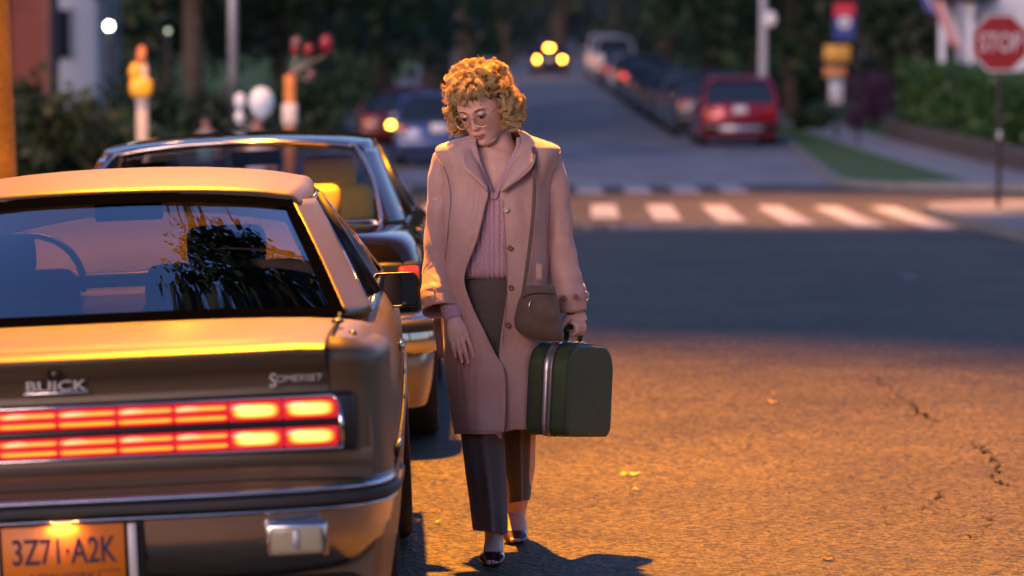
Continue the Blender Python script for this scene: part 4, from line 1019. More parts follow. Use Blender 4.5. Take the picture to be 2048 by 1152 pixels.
def balloon(px, py, w, h, d, mat, lb, anchor):
    p = at(px, py, d); r = w / F * d / 2; rz = h / F * d / 2
    t = thing('balloon', lb, 'balloon', p, group=None)
    prof = [(rz * math.cos(a), r * math.sin(a) * (1 - .12 * (1 - math.cos(a)) / 2)) for a in np.linspace(.02, math.pi - .05, 14)]
    G().lathe(prof, 20, 'Z').build('skin', mat, t)
    G().tube([(0, 0, -rz), (0, 0, -rz * 1.12)], [.004, .02], 8).build('knot', mat, t)
    a = Vector(anchor) - p; G().tube([(0, 0, -rz * 1.1), tuple(a * .5 + Vector((.02, 0, -.04))), tuple(a)], .004, 5, 3).build('string', M['white_sign'], t)
M['bal_w'] = pm('white_balloon', (.5, .53, .6), .3, emis=(.7, .78, 1), es=.06); M['bal_r'] = pm('red_balloon', (.16, .008, .018), .25); M['bal_p'] = pm('pink_balloon', (.12, .06, .08), .25)  # white balloon skin has a faint glow put into it
d = 40.; hand = at(500, 262, d)
balloon(523, 205, 52, 62, d, M['bal_w'], 'large white balloon above the head of the child', hand)
balloon(480, 203, 24, 34, d, M['bal_w'], 'small white oval balloon left of the large white one', hand)
balloon(479, 235, 20, 26, d + .3, M['bal_w'], 'dim small white balloon under the oval one', hand)
post = (-2.66, 42, at(580, 150, 42).z)
for px, py, w, h, m, lb in ((653, 88, 28, 38, 'bal_r', 'red oval balloon, rightmost of the cluster'), (618, 100, 22, 26, 'bal_r', 'dark red balloon in the middle of the cluster'), (593, 86, 24, 26, 'bal_p', 'pink balloon at the upper left of the cluster'), (590, 100, 18, 20, 'bal_r', 'small red balloon tucked under the pink one'), (587, 150, 20, 22, 'bal_p', 'dusky pink balloon just above the orange-brown post'), (622, 150, 20, 22, 'bal_p', 'dusky pink balloon right of the orange-brown post')):
    balloon(px, py, w, h, 42, M[m], lb, post)
# children in the background (small figures)
M['skin_bg'] = pm('skin', (.42, .22, .16), .6); M['shirt_w'] = pm('white_shirt', (.62, .62, .68), .8); M['shirt_c'] = pm('cyan_shirt', (.12, .3, .36), .8); M['jeans'] = pm('blue_trousers', (.05, .06, .1), .9); M['hair_d'] = pm('dark_hair', (.03, .02, .015), .6)
def small_person(lb, px, py_head, d, shirt, hgt, hairc):
    p = at(px, py_head, d); z0 = gz(p.x, d) + .13; H = (p.z - z0) + .11; k = H / 1.32
    t = thing('person', lb, 'person', (p.x, d, z0))
    verts = [(0, 0, .62), (0, 0, .85), (0, 0, 1.02), (0, 0, 1.09), (0, -.01, 1.2), (0, 0, 1.27), (.07, 0, .58), (.08, -.02, .33), (.08, 0, .06), (.08, -.1, .03), (-.07, 0, .58), (-.08, .06, .33), (-.09, .1, .06), (-.09, 0, .03), (.14, 0, 1.0), (.19, 0, .78), (.2, -.06, .58), (-.14, 0, 1.0), (-.2, 0, .8), (-.2, -.1, .98)]
    ed = [(0, 1), (1, 2), (2, 3), (3, 4), (4, 5), (0, 6), (6, 7), (7, 8), (8, 9), (0, 10), (10, 11), (11, 12), (12, 13), (2, 14), (14, 15), (15, 16), (2, 17), (17, 18), (18, 19)]
    rad = [.1, .1, .09, .04, .085, .07, .075, .05, .035, .03, .075, .05, .035, .03, .045, .035, .025, .045, .035, .025]
    me = bpy.data.meshes.new('body'); me.from_pydata([(a * k, b * k, c * k) for a, b, c in verts], ed, []); me.materials.append(M['skin_bg'])
    o = bpy.data.objects.new('body', me); COL.objects.link(o); o.parent = t
    sk = o.modifiers.new('s', 'SKIN'); 
    for i, r in enumerate(rad): me.skin_vertices[0].data[i].radius = (r * k, r * k)
    me.skin_vertices[0].data[0].use_root = True
    q = o.modifiers.new('u', 'SUBSURF'); q.levels = q.render_levels = 1; bake(o)
    G().tube([(0, 0, .56 * k), (0, 0, .7 * k), (0, 0, .95 * k), (0, 0, 1.04 * k)], [(.14 * k, .12 * k), (.13 * k, .11 * k), (.15 * k, .11 * k), (.07 * k, .07 * k)], 14, 3, up=(0, 1, 0)).build('shirt', shirt, t)
    g = G()
    for s in (-1, 1): g.tube([(s * .06 * k, 0, .6 * k), (s * .08 * k, 0, .35 * k), (s * .085 * k, (.08 if s < 0 else 0) * k, .1 * k)], [.09 * k, .07 * k, .06 * k], 12, 3)
    g.build('trousers', M['jeans'], t)
    G().ell((0, .02 * k, 1.24 * k), (.095 * k, .095 * k, .095 * k), 16, 10).build('hair', hairc, t)
small_person('child in a white shirt holding white balloons', 515, 245, 40.6, M['shirt_w'], 1.3, M['hair_d'])
small_person('small distant person in a cyan shirt left of the grey pole', 412, 245, 52, M['shirt_c'], 1.3, M['hair_d'])
# street trees behind the camera, seen in the car glass and mirror
for i, (x, y, rx, cz) in enumerate(((-7, -14, 4.5, 6.5), (5.5, -22, 5, 6.5), (-2.5, -40, 6, 8), (11, -6, 4, 6.5), (-9.5, 4, 3.6, 7.5))):
    tree('street_tree', ['broad street tree on the left behind the viewer', 'broad street tree on the right behind the viewer', 'far street tree down the street behind the viewer', 'street tree beside the viewer on the right pavement', 'street tree beside the viewer on the left pavement'][i], (x, y, .1), cz * .6, .25, cz, rx, 3.2, 'mid', 90 + i, n=2600, leaf=.3, group='trees behind the viewer')

g = G(); rnd = random.Random(19)
leaves(g, None, 5000, 1., 2.4, rnd, (-60, 60, -90, -62, 0, 9))
tag(g.build('far_woods', LM['far'], smooth=False), 'dark tree line down the street behind the viewer', None, kind='stuff')

for i, (x, y, rx, cz, ln, lb) in enumerate(((8.2, 8, 5.2, 11, -2.2, 'added tall tree arching in from the right to shade the near road'), (-7.5, 3, 5., 10.5, 2.2, 'added tall tree arching in from the left to shade the near road'), (7.8, -3, 5., 11.5, -4.5, 'added leaning tree behind the viewer to shade the near road'))):
    tree('street_tree', lb, (x, y, .1), cz * .62, .28, cz, rx, 2.6, 'dark', 190 + i, lean=ln, n=5200, leaf=.34, group='trees behind the viewer')  # unseen crowns added to keep sky light off the near road

tree('street_tree', 'tall right-hand street tree whose branch reaches high over the road', (6.9, 16.5, .1), 11.5, .22, 14.2, 2.0, 1.1, 'dark', 231, lean=-5.7, n=9000, leaf=.30, group='trees behind the viewer')
# ------------------------------------------------------------------ the woman
Y0 = 11.65
def w(px, py, dy=0.): return at(px, py, Y0 + dy)
PX = 1 / 602.
ORG = (0.0, Y0, 0.0)
M['skin'] = pm('skin', (.72, .43, .345), .5, sub=.25, bump=(220, .06, .001), var=(30, .07))
def cloth(name, col):
    m = pm(name, col, .62, sheen=.25, var=(14, .07)); n = m.node_tree.nodes; l = m.node_tree.links; b = n['Principled BSDF']
    tc = n.new('ShaderNodeTexCoord'); mp = n.new('ShaderNodeMapping'); mp.inputs['Scale'].default_value = (9, 9, 3.2); mp.inputs['Rotation'].default_value = (0, R(14), 0)
    l.new(tc.outputs['Object'], mp.inputs[0])
    a = n.new('ShaderNodeTexNoise'); a.inputs['Scale'].default_value = 1.; a.inputs['Detail'].default_value = 3; a.inputs['Distortion'].default_value = 1.1; l.new(mp.outputs[0], a.inputs[0])
    f = n.new('ShaderNodeTexNoise'); f.inputs['Scale'].default_value = 420; l.new(tc.outputs['Object'], f.inputs[0])
    b1_ = n.new('ShaderNodeBump'); b1_.inputs['Strength'].default_value = .32; b1_.inputs['Distance'].default_value = .05; l.new(a.outputs[0], b1_.inputs['Height'])
    b2_ = n.new('ShaderNodeBump'); b2_.inputs['Strength'].default_value = .1; b2_.inputs['Distance'].default_value = .0012; l.new(f.outputs[0], b2_.inputs['Height']); l.new(b1_.outputs[0], b2_.inputs['Normal'])
    l.new(b2_.outputs[0], b.inputs['Normal']); return m
M['coat'] = cloth('pink_beige_gabardine', (.50, .30, .26))
def seam_(pts, nm='seam', r=.0016, par=None): return pb(G().tube(crpath([tuple(w(*p)) for p in pts], 6), r, 6), nm, M['seam'], par)
M['seam'] = pm('seam_shadow_thread', (.26, .15, .125), .9)  # seam thread darker than the coat, crease shade put into its colour
M['lining'] = pm('coat_facing', (.52, .32, .275), .6, bump=(420, .1, .001))
M['knit'] = pm('mauve_knit', (.50, .31, .37), .9, sheen=.3, bump=(240, .55, .003), var=(150, .16))
M['wool'] = pm('brown_trouser_wool', (.105, .08, .072), .85, sheen=.15, bump=(500, .25, .001), var=(120, .15))
M['shoe'] = pm('dark_red_patent_leather', (.045, .008, .012), .18, coat=.6)
M['bag'] = pm('brown_suede', (.12, .078, .055), .8, sheen=.2, var=(25, .2), bump=(60, .3, .003))
M['button'] = pm('brown_button', (.22, .10, .06), .3); M['button_w'] = pm('pale_button', (.6, .52, .42), .3)
M['lip'] = pm('lips', (.5, .16, .13), .4); M['eyewhite'] = pm('eye', (.5, .45, .42), .15); M['iris'] = pm('iris', (.05, .05, .04), .1)
M['lash'] = pm('lash', (.03, .018, .014), .7); M['brow'] = pm('brow', (.07, .035, .02), .8); M['nail'] = pm('nail', (.72, .5, .45), .2)
M['wire'] = pm('gold_wire', (.8, .6, .5), .2, .9)
M['lens_clear'] = glass('spectacle_lens', (.93, .92, .9), 1.45, .02, .9)

def fold(amp, sx_, sz_, seed, sharp=1.):
    def f(p, u, v):
        a = noise.noise(Vector((p[0] * sx_ + seed, p[1] * sx_ * .6, p[2] * sz_)))
        b = noise.noise(Vector((p[0] * sx_ * 2.3 + seed + 9, p[1] * sx_, p[2] * sz_ * 2.1)))
        a = (1 - abs(a) * 2) * sharp * .5 + a * (1 - sharp * .5)
        d = amp * (a + .45 * b)
        return np.array((p[0] + d * .35, p[1] - d, p[2]))
    return f

# ---- head in its own frame: front is -y, eyes at z = 0
HM = Matrix.Translation(w(963, 215, -.035)) @ (Euler((0, R(-9), 0)).to_matrix() @ Euler((0, 0, R(-25))).to_matrix() @ Euler((R(19), 0, 0)).to_matrix()).to_4x4()
HT = [(.120, .006, -.012, .02), (.113, .034, -.045, .052), (.096, .056, -.068, .076), (.062, .071, -.084, .096), (.02, .0745, -.087, .10), (-.01, .073, -.083, .097), (-.04, .069, -.080, .085), (-.065, .062, -.079, .06), (-.085, .053, -.077, .03), (-.1, .041, -.074, .0), (-.112, .027, -.064, -.015), (-.118, .008, -.055, -.035)]
def gs(x, z, cx, cz, sx_, sz_): return math.exp(-((x - cx) / sx_) ** 2 - ((z - cz) / sz_) ** 2)
def head_mesh():
    T = crpath(HT, 8); g = G(); n = 112; v = []
    for z, wx, yf, yb in T:
        for j in range(n):
            a = 2 * math.pi * j / n; s_, c_ = math.sin(a), math.cos(a)
            x = wx * math.copysign(abs(s_) ** .92, s_); y = -c_ * abs(yf if c_ > 0 else yb) + (.0 if c_ > 0 else 0)
            if yb < 0.001: y = (yf + yb) / 2 - c_ * abs(yf - yb) / 2
            y = y if yb < .001 else (yf * c_ if c_ > 0 else yb * -c_)
            if c_ > .05:
                k = min(1, c_ * 1.6); ax = abs(x); d = 0
                d += .005 * gs(ax, z, .028, .021, .022, .008)
                d -= .012 * gs(ax, z, .031, .002, .015, .011)
                d += .006 * gs(ax, z, .030, -.0, .010, .0065)
                nz_ = max(0., min(1., (.012 - z) / .05))
                if z > -.052: d += (.007 + .017 * nz_) * math.exp(-(ax / (.0065 + .004 * nz_)) ** 2) * (1 if z > -.036 else max(0, 1 - ((-.036 - z) / .013) ** 2)) * (1 if z < .012 else math.exp(-((z - .012) / .012) ** 2))
                d += .008 * gs(ax, z, .012, -.036, .0055, .007)
                d += .0055 * gs(ax, z, .038, -.022, .018, .016)
                d += .006 * gs(ax, z, 0, -.058, .026, .010)
                d += .0035 * gs(ax, z, 0, -.0625, .018, .0035) + .0045 * gs(ax, z, 0, -.0735, .015, .0045) - .0035 * gs(ax, z, 0, -.068, .02, .0018)
                d -= .003 * gs(ax, z, 0, -.083, .018, .004)
                d += .008 * gs(ax, z, 0, -.1, .018, .013)
                y -= d * k
            v.append((x, y, z))
    k = len(T); f = [(i * n + j, i * n + (j + 1) % n, (i + 1) * n + (j + 1) % n, (i + 1) * n + j) for i in range(k - 1) for j in range(n)]
    f += [tuple(range(n)), tuple((k - 1) * n + j for j in range(n))[::-1]]
    g.add(v, f)
    for s in (-1, 1): g.ell((s * .076, .012, -.012), (.008, .02, .031), 12, 8, (R(12), 0, s * R(18)))
    return g
B = head_mesh(); B.xf(HM)
def tb(pts, rad, n=16, sm=4, up=(0, 1, 0)): B.tube([tuple(w(*p)) for p in pts], [(r if not hasattr(r, '__len__') else (r[0], r[1])) for r in rad], n, sm, up=up)
tb([(1000, 345, .02), (1003, 310, .02), (998, 285, .02), (988, 255, .012), (975, 230, .0)], [.06, .050, .047, .049, .052])
tb([(999, 280, .01), (998, 300, .008), (993, 318, .003), (990, 345, .0), (990, 400, -.0), (990, 470, .0), (992, 550, .0), (994, 620, .0)], [(.04, .04), (.066, .056), (.108, .076), (.135, .092), (.135, .106), (.125, .10), (.12, .1), (.13, .1)], 24)
# arms (under the sleeves) and legs (under the trousers)
tb([(905, 325, 0), (882, 400, 0), (876, 500, -.02), (886, 580, -.10), (905, 622, -.15), (909, 640, -.165)], [.045, .042, .036, .032, .023, (.023, .017)])
tb([(1088, 325, 0), (1112, 400, 0), (1126, 500, -.01), (1138, 590, -.03), (1143, 625, -.035)], [.045, .042, .036, .030, .024])
tb([(960, 610, 0), (962, 740, -.05), (972, 860, -.10), (980, 960, -.13), (987, 1040, -.155), (988, 1078, -.165), (987, 1100, -.17)], [.085, .08, .055, .052, .036, .031, .034])
tb([(1030, 610, 0), (1036, 740, .03), (1040, 860, .10), (1040, 940, .22), (1034, 1010, .345), (1032, 1040, .375), (1030, 1062, .38)], [.085, .08, .055, .05, .036, .030, .034])
# feet
def foot(pts): B.tube([tuple(p) for p in pts[0]], pts[1], 14, 4, up=(0, 0, 1))
fa = w(987, 1108, -.165); ft = w(984, 1127, -.335)
def zp(p, z): return (p[0], p[1], z)
F1 = [(fa.x, fa.y + .045, .055), (fa.x, fa.y, .052), (fa.x - .001, fa.y - .07, .036), ((fa.x + ft.x) / 2 - .002, ft.y + .06, .022), (ft.x, ft.y + .015, .014)]
foot((F1, [(.022, .02), (.031, .034), (.034, .026), (.04, .017), (.028, .009)]))
ra = w(1031, 1060, .385); rx = w(1030, 1087, .27)
F2 = [(ra.x, ra.y + .04, .115), (ra.x, ra.y, .105), (ra.x, ra.y - .06, .07), (ra.x - .001, ra.y - .11, .03), (ra.x - .001, ra.y - .16, .015)]
foot((F2, [(.022, .02), (.031, .032), (.034, .024), (.038, .016), (.027, .009)]))
# hand hanging on the coat
B.tube([tuple(w(*p)) for p in ((905, 622, -.15), (908, 638, -.17), (913, 658, -.182), (918, 676, -.185), (920, 684, -.186))], [(.022, .018), (.024, .015), (.034, .014), (.036, .011), (.03, .008)], 18, 4, up=(0, 1, 0), sq=.85)
fingers = [((904, 674, -.184), (906, 694, -.190), (911, 711, -.184), .0066), ((914, 678, -.188), (918, 702, -.196), (924, 722, -.189), .0074), ((924, 676, -.188), (930, 702, -.197), (936, 724, -.190), .0078), ((933, 668, -.186), (941, 692, -.194), (947, 713, -.188), .0074)]
tips = []
for a, b, c, r in fingers:
    m1 = tuple((np.array(a) + np.array(b)) / 2 + np.array((0, 0, -.002)))
    B.tube([tuple(w(*p)) for p in (a, m1, b, c)], [r * 1.12, r * 1.02, r * 1.05, r * .85], 12, 3, up=(0, 1, 0)); B.ell(w(*c), (r * .85, r * .8, r * 1.1), 10, 8); tips.append((w(*c), r))
B.tube([tuple(w(*p)) for p in ((922, 645, -.165), (931, 664, -.160), (936, 684, -.158))], [.011, .0095, .008], 12, 3, up=(0, 1, 0)); B.ell(w(936, 685, -.158), (.008, .008, .009), 10, 8)
# fist round the suitcase handle
L_ = Vector((.44, .898, 0)); S_ = Vector((.898, -.44, 0)); Z_ = Vector((0, 0, 1))
BC = w(1145, 655, -.03)
def hp_(u, s, z): return tuple(BC + L_ * u + S_ * s + Z_ * z)
B.tube([tuple(w(1143, 622, -.035)), hp_(0, .0, .055), hp_(.002, .008, .036), hp_(.002, .014, .016)], [(.023, .023), (.030, .019), (.039, .018), (.040, .014)], 18, 4, up=tuple(S_), sq=.85)
for i, (u, r) in enumerate(((-.030, .0088), (-.0105, .0094), (.0095, .0092), (.0285, .0082))):
    B.tube([hp_(u, .012, .022), hp_(u, .026, .012), hp_(u, .0285, -.006), hp_(u, .020, -.019), hp_(u, .003, -.023), hp_(u, -.010, -.016)], [r * 1.15, r * 1.12, r * 1.05, r, r * .95, r * .8], 12, 3, up=tuple(L_))
B.tube([hp_(-.022, -.004, .034), hp_(-.042, -.014, .016), hp_(-.047, -.018, -.006), hp_(-.040, -.016, -.026)], [.014, .0115, .0105, .0085], 12, 3, up=tuple(L_))
person = B.build('person', M['skin'], None, org=ORG)
rm = person.modifiers.new('r', 'REMESH'); rm.mode = 'VOXEL'; rm.voxel_size = .0026; rm.use_smooth_shade = True
sm = person.modifiers.new('s', 'SMOOTH'); sm.factor = .5; sm.iterations = 6
bake(person); person.data.polygons.foreach_set('use_smooth', [True] * len(person.data.polygons)); person.location = ORG
tag(person, 'woman with curly blonde hair, glasses and long pink-beige coat, looking down', 'person')
def pb(g, name, mat, parent=None, **k):
    return g.build(name, mat, person if parent is None else parent, org=ORG, **k)
def hg(): return G()
# eyes, lids, brows, lips, glasses
for s in (-1, 1):
    e = pb(hg().ell((s * .031, -.0735, .001), (.0125, .0125, .0125), 20, 14).xf(HM), 'eye', M['eyewhite'])
    pb(hg().ell((s * .031 - .001, -.0832, -.0035), (.0058, .0034, .0058), 14, 8).xf(HM), 'iris', M['iris'], e)
    rows = []
    for k in range(5):
        el = R(78 - k * 19)
        rows.append([(s * .031 + .0137 * math.sin(R(a)) * math.cos(el) * 1.05, -.0735 - .0137 * math.cos(R(a)) * math.cos(el), .001 + .0137 * math.sin(el)) for a in (-75, -38, 0, 38, 75)])
    l = pb(hg().surf(rows, 3, 2).xf(HM), 'eyelid', M['skin'])
    last = [(p[0], p[1] - .0006, p[2]) for p in rows[-1]]
    pb(hg().tube([(last[0][0] - .002, last[0][1] + .002, last[0][2])] + last + [(last[-1][0] + .002, last[-1][1] + .002, last[-1][2] + .001)], [.0006, .0015, .0017, .0018, .0017, .0015, .0006], 6, 2).xf(HM), 'lashes', M['lash'], l)
    pb(hg().tube([(s * .014, -.0895, .019), (s * .024, -.0885, .0235), (s * .036, -.083, .0245), (s * .047, -.073, .0195)], [(.001, .0022), (.0014, .0034), (.0012, .003), (.001, .0014)], 8, 3, up=(0, 1, 0)).xf(HM), 'eyebrow', M['brow'])
def arc(x0, x1, z0, zc, y0, yc, n=7): return [(x0 + (x1 - x0) * t, y0 + (yc - y0) * (1 - (2 * t - 1) ** 2), z0 + (zc - z0) * (1 - (2 * t - 1) ** 2)) for t in np.linspace(0, 1, n)]
pb(hg().tube([(p[0], p[1], p[2] + (-.0012 if abs(p[0]) < .003 else 0)) for p in arc(-.021, .021, -.067, -.0645, -.0785, -.0888, 9)], [(.0008, .0008)] + [(.0016, .0022)] * 7 + [(.0008, .0008)], 8, 2, up=(0, 1, 0)).xf(HM), 'upper_lip', M['lip'])
pb(hg().tube(arc(-.019, .019, -.069, -.0728, -.0785, -.089, 7), [(.0008, .0008), (.0016, .0022), (.002, .0028), (.0023, .0032), (.002, .0028), (.0016, .0022), (.0008, .0008)], 8, 2, up=(0, 1, 0)).xf(HM), 'lower_lip', M['lip'])
gla = hg()
for s in (-1, 1):
    c = (s * .0355, -.099, -.008); pts = [(c[0] + .0285 * math.cos(a), c[1] + .3 * max(0, abs(c[0] + .0285 * math.cos(a)) - .03), c[2] + .0245 * math.sin(a)) for a in np.linspace(0, 2 * math.pi, 29)]
    gla.tube(pts, .0012, 6, cap=False)
    gla.tube([(s * .064, -.089, .003), (s * .068, -.07, .004), (s * .0775, -.02, .004), (s * .080, .012, -.002)], .001, 6, 3)
gla.tube([(-.0085, -.100, .0), (0, -.102, .003), (.0085, -.100, .0)], .001, 6, 3)
gl_ = pb(gla.xf(HM), 'glasses', M['wire'])
for s in (-1, 1):
    c = (s * .0355, -.099, -.008); pts = [(c[0] + .0283 * math.cos(a), c[1] + .3 * max(0, abs(c[0] + .0283 * math.cos(a)) - .03), c[2] + .0243 * math.sin(a)) for a in np.linspace(0, 2 * math.pi, 25)[:-1]]
    pb(hg().add(pts, [tuple(range(24))]).xf(HM), 'spectacle_lens', M['lens_clear'], gl_)
# nails
nl = hg()
for p, r in tips: nl.ell((p.x, p.y - r * .72, p.z - .001), (r * .62, r * .3, r * 1.0), 8, 6)
pb(nl, 'nails', M['nail'])
# ---- hair
def hairmat():
    m = leafmat('golden_hair', (.66, .48, .22), (.95, .80, .46), .45, .30); return m
M['hair'] = hairmat(); M['hair_base'] = pm('hair_underlayer', (.24, .14, .055), .6, bump=(90, .9, .008), var=(60, .3))
EL = [((0, .015, .060), (.087, .094, .073)), ((0, .052, -.008), (.086, .068, .078)), ((.083, .022, -.022), (.023, .045, .054)), ((-.083, .022, -.022), (.023, .045, .054))]
hb_ = hg()
for c, r in EL: hb_.ell(c, r, 36, 22)
hb_.v = [tuple(Vector(p) + Vector(p).normalized() * .007 * noise.noise(Vector(p) * 40)) for p in hb_.v]
hbo = pb(hb_.xf(HM), 'hair', M['hair_base'])
rnd = random.Random(11); locks = []
def add_lock(p, nrm, ax, rad, turns, L, wid, k, flare=1.):
    ax = ax.normalized(); s1 = (nrm - ax * nrm.dot(ax)).normalized(); s2 = ax.cross(s1); ph = rnd.uniform(0, 6.28); sg = rnd.choice((-1, 1))
    for q in range(k):
        o = (q / k - .5) * wid; rr = rad * (1 + .12 * math.sin(q * 2.1)) * rnd.uniform(.97, 1.03); ph2 = ph + rnd.gauss(0, .08); pts = []; N = 15; q_ = (rnd.gauss(0, .0011), rnd.gauss(0, .0011), rnd.gauss(0, .0011))
        for i in range(N):
            t = i / (N - 1); a = ph2 + sg * turns * 6.283 * t; r_ = rr * (1 - .35 * t)
            c = p + nrm * (.004 + rad * .15) + ax * (o + L * t) + Vector((q_[0] + rnd.gauss(0, .0003), q_[1] + rnd.gauss(0, .0003), q_[2]))
            pts.append(HM @ (c + s1 * r_ * math.cos(a) + s2 * r_ * math.sin(a)))
        locks.append(pts)
def ok(p, nrm):
    if p.y < -.01 and p.z < .068 and abs(p.x) < .083: return False
    if p.z < -.072: return False
    for c, r in EL:
        d = sum(((p[i] - c[i]) / r[i]) ** 2 for i in range(3))
        if d < .86: return False
    return True
cnt = 0
while cnt < 480:
    c, r = EL[rnd.choices((0, 1, 2, 3), (6, 3, 1.7, 1.7))[0]]
    u = Vector((rnd.gauss(0, 1), rnd.gauss(0, 1), rnd.gauss(0, 1))).normalized()
    p = Vector([c[i] + u[i] * r[i] for i in range(3)]); nrm = Vector([u[i] / r[i] for i in range(3)]).normalized()
    if not ok(p, nrm): continue
    ax = Vector((rnd.gauss(0, 1), rnd.gauss(0, 1), rnd.gauss(-.2, .35)))
    ax = ax - nrm * ax.dot(nrm)
    if ax.length < .1: continue
    add_lock(p + nrm * .001, nrm, ax, rnd.choice((rnd.uniform(.012, .018), rnd.uniform(.018, .030))), rnd.uniform(.5, .85), rnd.uniform(.010, .035), rnd.uniform(.009, .016), 30)
    cnt += 1
# side curls hanging beside the face and the fringe
for k in range(80):
    s = -1 if k % 2 else 1
    p = Vector((s * rnd.uniform(.088, .108), rnd.uniform(-.045, .06), rnd.uniform(-.058, .03))); add_lock(p, Vector((s, rnd.uniform(-.4, .2), rnd.uniform(-.2, .2))).normalized(), Vector((rnd.gauss(0, .3), rnd.gauss(0, .4), -1)), rnd.uniform(.012, .019), rnd.uniform(.9, 1.5), rnd.uniform(.015, .04), .017, 24)
for k in range(20):
    x = rnd.uniform(-.065, .062); p = Vector((x, -.088 + abs(x) * .35, rnd.uniform(.078, .108) - abs(x) * .1)); add_lock(p, Vector((x * 3, -1, .25)).normalized(), Vector((rnd.gauss(0, .7), 0, -1)), rnd.uniform(.010, .016), rnd.uniform(.6, 1.1), rnd.uniform(.012, .026), .016, 20)
for k in range(26):   # loose wisps over the forehead and temples
    x0 = rnd.uniform(-.06, .055); p0 = Vector((x0, -.082 + abs(x0) * .4, .085)); dx = rnd.uniform(-.03, .03); ln = rnd.uniform(.025, .05)
    for q in range(7):
        o_ = rnd.gauss(0, .0018); locks.append([HM @ (p0 + Vector((o_ + dx * t + .006 * math.sin(t * 4 + k), -.012 * math.sin(t * 2.6) - .002, -ln * t))) for t in np.linspace(0, 1, 12)])
for k in range(260):   # fly-aways
    u = Vector((rnd.gauss(0, 1), rnd.gauss(0, .6), rnd.gauss(.35, .7))).normalized(); p = Vector((u.x * .115, .02 + u.y * .115, .03 + u.z * .115))
    if not (p.y < -.01 and p.z < .055 and abs(p.x) < .09): add_lock(p, u, u.orthogonal(), rnd.uniform(.008, .02), rnd.uniform(.15, .5), .01, .008, 1)
cu = bpy.data.curves.new('curls', 'CURVE'); cu.dimensions = '3D'; cu.bevel_depth = .00052; cu.bevel_resolution = 0; cu.use_fill_caps = False
for pts in locks:
    sp_ = cu.splines.new('POLY'); sp_.points.add(len(pts) - 1)
    sp_.points.foreach_set('co', [q for p in pts for q in (p[0] - ORG[0], p[1] - ORG[1], p[2] - ORG[2], 1)])
    N = len(pts); sp_.points.foreach_set('radius', [1 - .6 * (i / N) ** 2 for i in range(N)])
cu.materials.append(M['hair'])
tmp = bpy.data.objects.new('curls', cu); COL.objects.link(tmp); bpy.context.view_layer.update()
me = bpy.data.meshes.new_from_object(tmp.evaluated_get(bpy.context.evaluated_depsgraph_get())); bpy.data.objects.remove(tmp)
me.polygons.foreach_set('use_smooth', [True] * len(me.polygons))
o = bpy.data.objects.new('curls', me); COL.objects.link(o); o.parent = hbo

# ---- jumper
def sheet(rows, disp, su=5, sv=5):
    out = []
    for (py, L, Rr, e0, e1, d0, d1, bk) in rows:
        lp, rp = L + (e0 - L) * .18, Rr - (Rr - e1) * .18
        r = [(e0, d0), (e0 + (L - e0) * .35, d0 * 1.0 + .004), (e0 + (L - e0) * .7, d0 * .86), (lp - (lp - L) * .4, d0 * .5), (L, .01), (L + (Rr - L) * .1, bk * .62), (L + (Rr - L) * .3, bk * .95), ((L + Rr) / 2, bk),
             (L + (Rr - L) * .7, bk * .95), (L + (Rr - L) * .9, bk * .62), (Rr, .01), (rp + (Rr - rp) * .4, d1 * .5), (e1 + (Rr - e1) * .7, d1 * .86), (e1 + (Rr - e1) * .35, d1 + .004), (e1, d1)]
        out.append([tuple(w(a, py, b)) for a, b in r])
    g = G(); g.surf(out, su, sv, False, disp); return g
def ribs(p, u, v):
    k = .0042 * math.sin(p[0] * 2 * math.pi / .0168) + .001 * math.sin(p[2] * 900)
    return np.array((p[0], p[1] - k - .003 * noise.noise(Vector((p[0] * 12, 0, p[2] * 9))), p[2]))
sw_ = sheet([(282, 950, 1050, 952, 1036, -.05, -.05, .07), (295, 938, 1062, 952, 1032, -.07, -.07, .08), (312, 930, 1066, 957, 1024, -.088, -.088, .09), (340, 925, 1070, 967, 1011, -.106, -.106, .1), (370, 922, 1070, 977, 999, -.118, -.118, .1), (393, 920, 1070, 986, 989, -.123, -.123, .1), (430, 918, 1070, 988.3, 987.7, -.125, -.125, .1), (500, 914, 1068, 988.3, 987.7, -.128, -.128, .1), (535, 914, 1068, 988.3, 987.7, -.134, -.134, .1), (550, 918, 1064, 988.3, 987.7, -.13, -.13, .1), (557, 921, 1062, 988.3, 987.7, -.114, -.114, .1)], ribs, 10, 5)
pb(sw_, 'jumper', M['knit'], solid=.004)
vb = G().tube([tuple(w(*p)) for p in ((951, 285, -.05), (951, 300, -.078), (958, 318, -.098), (968, 345, -.113), (978, 373, -.124), (987, 398, -.131))], (.0085, .003), 8, 4, up=(0, 1, 0))
vb.tube([tuple(w(*p)) for p in ((1038, 276, -.04), (1036, 295, -.074), (1024, 320, -.097), (1010, 346, -.113), (999, 373, -.124), (988, 398, -.130))], (.0085, .003), 8, 4, up=(0, 1, 0))
pb(vb, 'neckband', M['knit'])
pb(G().tube([tuple(w(*p)) for p in ((899, 612, -.14), (903, 626, -.155), (908, 640, -.168))], [(.03, .026), (.028, .022), (.027, .02)], 18, 3, up=(0, 1, 0), cap=False), 'jumper_cuff', M['knit'], solid=.003)
